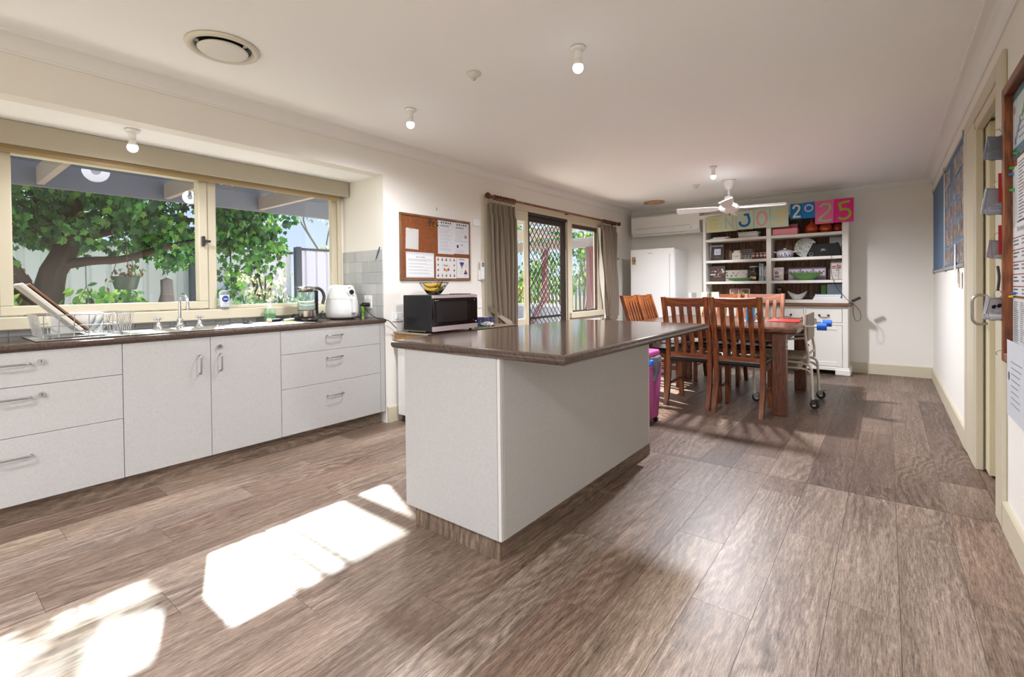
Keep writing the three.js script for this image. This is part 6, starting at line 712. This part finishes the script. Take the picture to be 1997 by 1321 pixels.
  for (const [z, h, l] of [[-4.08, 1.88, 'tall dark steel fence post at the step in the fence'], [-2.56, 1.76, 'dark steel fence post seen above the tap'], [0.4, 1.76, 'dark steel fence post hidden behind the tree trunk']]) single('fence_post', l, 'fence post', cbox(0.09, h + 0.15, 0.1, 0.006), M.fenceDark, [-7.69, (h - 0.15) / 2, z]);

  // foliage helper: leaves as real folded blades; the nearest ones are parts, the rest one mass
  const leafG = (() => { const o = [[0, 0], [0.16, 0.1], [0.42, 0.12], [0.34, 0.36], [0.46, 0.62], [0.2, 0.66], [0, 1], [-0.2, 0.66], [-0.46, 0.62], [-0.34, 0.36], [-0.42, 0.12], [-0.16, 0.1]]; const P = [0, 0.38, 0.0], I = []; o.forEach(([x, y]) => P.push(x, y, -Math.abs(x) * 0.35)); for (let i = 1; i <= 12; i++) I.push(0, i, i % 12 + 1); const g = new THREE.BufferGeometry(); g.setAttribute('position', new THREE.Float32BufferAttribute(P, 3)); g.setIndex(I); g.computeVertexNormals(); return g; })();
  const ovalG = (() => { const o = [[0, 0], [0.22, 0.25], [0.25, 0.55], [0, 1], [-0.25, 0.55], [-0.22, 0.25]]; const P = [0, 0.45, 0.03], I = []; o.forEach(([x, y]) => P.push(x, y, -Math.abs(x) * 0.4)); for (let i = 1; i <= 6; i++) I.push(0, i, i % 6 + 1); const g = new THREE.BufferGeometry(); g.setAttribute('position', new THREE.Float32BufferAttribute(P, 3)); g.setIndex(I); g.computeVertexNormals(); return g; })();
  const dm = new THREE.Object3D();
  function foliage(t, geo, m, pts, size, cols, nParts = 0) { // pts in world space
    const q = t.position, eye = V(-3, 1.4, q.z); if (nParts) pts.sort((a, b) => a.distanceToSquared(eye) - b.distanceToSquared(eye));
    const set = (o, p, s) => { o.position.set(p.x - q.x, p.y - q.y, p.z - q.z); o.rotation.set(PI + rr(-0.9, 0.9), rr(0, 6.28), rr(-0.7, 0.7)); o.scale.setScalar(s); };
    const mats = cols.map(c => { const k = m.clone(); k.color.set(c); return k; });
    for (let i = 0; i < Math.min(nParts, pts.length); i++) { const o = mesh(t, 'leaf', geo, mats[Math.floor(rnd() * mats.length)]); set(o, pts[i], size * rr(0.75, 1.25)); }
    const rest = pts.slice(nParts), wm = m.clone(); wm.color.set(0xffffff); const im = new THREE.InstancedMesh(geo, wm, rest.length), c = new THREE.Color(); im.name = 'leaves'; im.userData.kind = 'stuff'; im.castShadow = im.receiveShadow = true;
    rest.forEach((p, i) => { set(dm, p, size * rr(0.75, 1.25)); dm.updateMatrix(); im.setMatrixAt(i, dm.matrix); c.set(cols[Math.floor(rnd() * cols.length)]); c.multiplyScalar(rr(0.8, 1.15)); im.setColorAt(i, c); }); t.add(im);
  }
  const cluster = (list, cx, cy, cz, r, n, flat = 1) => { for (let i = 0; i < n; i++) { const v = V(rr(-1, 1), rr(-1, 1), rr(-1, 1)); if (v.length() > 1) { i--; continue; } list.push(V(cx + v.x * r, cy + v.y * r * flat, cz + v.z * r)); } };
  { // the broad-leaved tree by the window
    const t = thing('broadleaf_tree', 'leafy green tree with a forked trunk filling the kitchen window', 'tree', [-6.25, -0.15, -0.78]), A = pts => pts.map(([x, y, z]) => [x + 6.25, y + 0.15, z + 0.78]);
    const limb = (n, pts, r0, r1) => { const c = new THREE.CatmullRomCurve3(A(pts).map(p => V(...p))), seg = 24, g = new THREE.TubeGeometry(c, seg, 1, 9, false), p = g.attributes.position; for (let i = 0; i < p.count; i++) { const k = Math.floor(i / 10) / seg, o = c.getPointAt(Math.min(1, k)), r = lerp(r0, r1, k) * (0.9 + 0.2 * noise(k * 30, (i % 10), 99, 10, 8)); p.setXYZ(i, o.x + (p.getX(i) - o.x) * r, o.y + (p.getY(i) - o.y) * r, o.z + (p.getZ(i) - o.z) * r); } g.computeVertexNormals(); mesh(t, n, g, M.bark); };
    limb('trunk', [[-6.25, -0.2, -0.85], [-6.25, 0.6, -0.86], [-6.24, 1.1, -0.87], [-6.22, 1.35, -0.9], [-6.25, 1.6, -1.0], [-6.3, 2.2, -1.05], [-6.3, 2.9, -0.9]], 0.15, 0.06); limb('limb', [[-6.24, 0.85, -0.84], [-6.2, 1.15, -0.72], [-6.15, 1.4, -0.6], [-6.1, 1.7, -0.45], [-6.2, 2.5, -0.3]], 0.1, 0.05);
    limb('branch', [[-6.24, 1.42, -0.92], [-6.1, 1.47, -1.15], [-6.0, 1.5, -1.4], [-5.95, 1.62, -1.7], [-6.0, 1.75, -2.1]], 0.05, 0.02); limb('branch', [[-6.25, 1.65, -1.0], [-6.3, 1.85, -1.5], [-6.4, 2.0, -2.1], [-6.4, 1.95, -2.7], [-6.4, 1.75, -3.1]], 0.045, 0.012); limb('branch', [[-6.1, 1.6, -0.5], [-5.95, 1.8, -0.3], [-5.9, 2.1, -0.35]], 0.05, 0.02); limb('branch', [[-6.4, 1.95, -2.4], [-6.35, 1.7, -2.5], [-6.3, 1.3, -2.5], [-6.3, 1.05, -2.52]], 0.012, 0.004);
    for (let i = 0; i < 14; i++) { const z = rr(-0.5, -2.6), y = rr(1.5, 2.2); limb('twig', [[-6.2, y, z], [-6.1 + rr(-0.2, 0.2), y + rr(-0.1, 0.2), z + rr(-0.3, 0.3)], [-6 + rr(-0.3, 0.3), y + rr(-0.2, 0.2), z + rr(-0.5, 0.5)]], 0.012, 0.004); }
    const L = [];
    for (let i = 0; i < 190; i++) { const z = rr(0.3, -2.75), lo = z > -0.55 ? 1.32 : z > -1.7 ? 1.5 : 1.42; cluster(L, rr(-6.9, -5.75), rr(lo + 0.1, 2.75), z, rr(0.15, 0.3), 52, 0.7); }
    for (let i = 0; i < 36; i++) { const k = rnd(), z = lerp(-2.6, -3.2, k); cluster(L, rr(-6.7, -6.1), rr(1.5 + 0.1 * k, 2.5 - 0.3 * k), z, rr(0.1, 0.2), 14, 0.7); }
    for (let i = 0; i < 12; i++) cluster(L, -6.3 + rr(-0.1, 0.1), lerp(1.5, 1.02, i / 12), -2.5 + rr(-0.14, 0.14), 0.1, 7, 0.8); for (let i = 0; i < 8; i++) cluster(L, -6.35, rr(1.35, 1.6), rr(-2.75, -3.15), 0.1, 7);
    for (let i = 0; i < 60; i++) cluster(L, rr(-7.6, -5.9), rr(2.9, 4.6), rr(1.6, -2.0), rr(0.2, 0.4), 34, 0.8);
    for (let i = 0; i < 22; i++) cluster(L, rr(-7.0, -5.9), rr(3.2, 4.3), rr(-1.6, -2.45), rr(0.08, 0.2), 12, 0.8);
    foliage(t, leafG, M.leafDark, L, 0.075, [0x1f5528, 0x2a6a2a, 0x225c2c, 0x37782c, 0x4c8a34, 0x6a9c3a, 0x1a4a2a], 290);
  }
  { // hanging pot under the tree
    const h = thing('hanging_pot', 'dark green hanging basket pot on wires under the tree', 'plant pot', [-5.72, 1.19, -1.335]); mesh(h, 'pot', lathe([[0, 0], [0.075, 0], [0.085, 0.01], [0.11, 0.115], [0.116, 0.118], [0.114, 0.125], [0.1, 0.12], [0, 0.1]], 28), mat(0x1f382c, 0.5)); for (let i = 0; i < 3; i++) mesh(h, 'hanger_wire', wire([0.11 * Math.cos(i * 2.1), 0.12, 0.11 * Math.sin(i * 2.1)], [0, 0.5, 0], 0.003), M.darkMetal); const L = []; cluster(L, -5.72, 1.38, -1.36, 0.13, 36, 0.5); cluster(L, -5.7, 1.25, -1.24, 0.07, 14); foliage(h, ovalG, M.leafDark, L, 0.055, [0x5f8a3a, 0x8a5a34, 0x6b4a2c, 0x7aa04a]);
    const k = thing('hanging_chain', 'thin wire hanger with a triangle of wires under the branch', 'hanger', [-5.9, 1.06, -1.08]); mesh(k, 'wire', wire([0, 0.16, 0], [0, 0.42, 0], 0.003), M.darkMetal); for (const z of [-0.06, 0.06]) mesh(k, 'strand', wire([0, 0.16, 0], [0, 0, z], 0.003), M.darkMetal); const K = []; cluster(K, -5.9, 1.04, -1.08, 0.1, 26, 0.4); foliage(k, ovalG, M.leafDark, K, 0.06, [0x6fa04a, 0x4f8436]);
  }
  const shrub = (name, label, x, z, y0, y1, rx, n, size, cols, m, geo = ovalG, parts = 0) => { const t = thing(name, label, 'shrub', [x, -0.15, z]); for (let i = 0; i < 7; i++) mesh(t, 'stem', tube([[0, 0, 0], [rr(-0.1, 0.1), (y0 + 0.15) * 0.6, rr(-0.1, 0.1)], [rr(-rx, rx) * 0.6, y1 + 0.1, rr(-rx, rx) * 0.7]], 0.012, 6, 14), M.bark); const L = []; for (let i = 0; i < n / 24; i++) cluster(L, x + rr(-rx, rx), rr(y0, y1), z + rr(-rx, rx), 0.14, 24); foliage(t, geo, m, L, size, cols, parts); };
  shrub('flowering_shrub', 'pale variegated shrub in front of the fence behind the soap dispenser', -7.0, -3.2, 0.9, 1.42, 0.32, 620, 0.06, [0xa8b79a, 0xd9ddc4, 0x7f9a70, 0xe4dcc0], M.leafGrey); shrub('garden_shrub', 'green shrub at the foot of the window beside the tree trunk', -6.15, -1.25, 0.75, 1.16, 0.3, 520, 0.085, [0x4f8a34, 0x7aaa44, 0x3a7030], M.leafDark); shrub('garden_shrub', 'low bluish green shrub behind the kettle', -6.9, -3.75, 0.6, 1.06, 0.4, 700, 0.07, [0x5f8f6a, 0x3f7a4f, 0x86ab7a], M.leafDark); shrub('garden_shrub', 'low green plants behind the pump bottle', -6.6, -2.65, 0.7, 1.02, 0.3, 420, 0.07, [0x4f8a5a, 0x79a56a], M.leafDark); shrub('garden_shrub', 'leafy plant in front of the window to the left of the trunk', -6.2, -0.25, 0.9, 1.25, 0.3, 420, 0.09, [0x5f9a3a, 0x8ab54a], M.leafDark);
  const stump = thing('old_stump', 'grey weathered tree stump standing before the fence', 'stump', [-6.6, -0.15, -1.92]); { const g = lathe([[0, 0], [0.12, 0], [0.1, 0.2], [0.09, 0.4], [0.08, 0.65], [0.075, 0.9], [0.08, 1.0], [0.07, 1.1], [0.075, 1.2], [0.06, 1.35], [0.05, 1.45], [0, 1.48]], 16), p = g.attributes.position; for (let i = 0; i < p.count; i++) { const a = Math.atan2(p.getZ(i), p.getX(i)), k = 0.7 + 0.6 * noise(a * 3 + 20, p.getY(i) * 14, 99, 99, 15); p.setX(i, p.getX(i) * k); p.setZ(i, p.getZ(i) * k); } g.computeVertexNormals(); mesh(stump, 'bole', g, mat(0x77737a, 0.95)); }
  // trees beyond
  const far = (name, label, x, z, h, r, n, size, cols, m, low = 0.35) => { const t = thing(name, label, 'tree', [x, -0.15, z]); for (let i = 0; i < 5; i++) mesh(t, i ? 'limb' : 'trunk', tube([[0, 0, 0], [rr(-0.2, 0.2), h * 0.35, rr(-0.2, 0.2)], [rr(-r, r) * 0.5, h * 0.65, rr(-r, r) * 0.5], [rr(-r, r) * 0.8, h * 0.92, rr(-r, r) * 0.8]], i ? 0.025 : 0.06, 7, 20), mat(0x6f6a66, 0.9)); const L = []; for (let i = 0; i < n / 30; i++) cluster(L, x + rr(-r, r), h * rr(low, 1) - 0.15, z + rr(-r, r), 0.45, 30, 0.6); foliage(t, ovalG, m, L, size, cols); };
  far('gum_tree', 'thin grey-green gum tree beyond the fence, seen over the kettle', -15.5, -9.4, 6.0, 1.9, 2000, 0.17, [0x9fb3ac, 0x8aa39a, 0xb4c2ba], M.leafGrey, 0.62); far('gum_tree', 'second grey-green gum tree beyond the fence at the window edge', -14.5, -11.2, 5.2, 1.5, 1800, 0.17, [0x8fa89e, 0xa6b8ac], M.leafGrey, 0.35);
  shrub('clipped_hedge', 'pale rounded hedge showing just above the taller fence', -10.5, -6.9, 1.6, 2.2, 0.9, 1500, 0.1, [0xa3b08a, 0xc0c79c, 0x869a72], M.leafGrey);
  far('garden_tree', 'green tree at the end of the garden seen through the side light', -10.5, -12.4, 4.2, 1.7, 2600, 0.15, [0x5f9a4a, 0x3f7a3a, 0x9ab558, 0xc9c070], M.leafDark, 0.2); far('garden_tree', 'green tree beyond the patio seen through the screen door', -7.6, -13.4, 4.0, 1.5, 2200, 0.15, [0x4f8f46, 0x2f6f36, 0x7fae4e], M.leafDark, 0.3); far('garden_tree', 'sunlit green tree beyond the patio seen in the far window', -5.6, -12.6, 3.4, 1.1, 1600, 0.14, [0x86b054, 0xb5c86a, 0x4f8a40], M.leafLight, 0.35);
  shrub('pale_shrub', 'pale flowering shrub before the paling fence in the far window', -5.4, -11.6, 1.0, 1.45, 0.35, 300, 0.09, [0xd5dcae, 0xe6e4c6, 0x9ab07a], M.leafGrey); shrub('yellow_shrub', 'yellow-green bush on the lawn seen through the side light', -8.6, -10.8, 0.4, 1.3, 0.6, 800, 0.1, [0xc5c860, 0xe0d68a, 0x8aa548], M.leafLight);
}

// ---------- ceiling lamps ----------
{
  const glow = mat(0xffffff, 0.4, { emissive: new THREE.Color(LAMP_COLOR), emissiveIntensity: 2.4 });
  const lamp = (x, y, z, label, pow = 1) => {
    const l = thing('batten_lamp', label, 'ceiling lamp', [x, y, z], 0, 'bare-bulb ceiling lamps');
    mesh(l, 'ceiling_rose', lathe([[0, 0], [0.038, 0], [0.04, -0.008], [0.034, -0.016], [0.02, -0.022], [0, -0.022]], 28), M.white, [0, -0.0005, 0]);
    mesh(l, 'lampholder', lathe([[0.02, -0.02], [0.0195, -0.055], [0.021, -0.056], [0.0195, -0.07], [0, -0.07]], 24), M.white); mesh(l, 'bulb_collar', lathe([[0.0165, -0.068], [0.018, -0.075], [0.027, -0.096], [0.026, -0.097], [0, -0.094]], 24), M.white);
    const b = mesh(l, 'bulb', new THREE.SphereGeometry(0.029, 24, 16), glow, [0, -0.11, 0]); b.castShadow = false;
    const s = new THREE.SpotLight(LAMP_COLOR, LAMP * pow, 0, 1.50, 0.55, 2); s.name = 'lamp_light'; s.position.set(0, -0.112, 0); s.target.position.set(0, -1.2, 0); s.castShadow = true; s.shadow.radius = 4; s.shadow.bias = -0.0005; l.add(s, s.target); return l;
  };
  lamp(-1.298, CE, -2.256, 'bare bulb on a white holder over the island', 1.2); lamp(-2.676, CE, -2.268, 'bare bulb on a white holder between the island and the cork board wall', 0.8);
  lamp(-1.474, CE, -5.44, 'bare bulb on a white holder in front of the ceiling fan', 3.3); lamp(-3.63, RT, -0.894, 'bare bulb hanging from the low ceiling over the sink', 0.3);
  lamp(-0.4, CE, 0.9, 'added unseen fill bulb on the ceiling behind the camera, nearer the right wall', 1.5); lamp(-2.2, CE, 0.9, 'added unseen fill bulb on the ceiling behind the camera, nearer the window wall', 0.9);  // unseen bulbs added behind the camera as fill for island and cabinets
  lamp(-0.4, CE, 2.4, 'added unseen fill bulb by the rear window, nearer the right wall', 1.5); lamp(-2.2, CE, 2.4, 'added unseen fill bulb by the rear window, nearer the window wall', 1.1);  // second added pair, out of view, brightening the room from the rear
}

renderer.render(scene, camera);
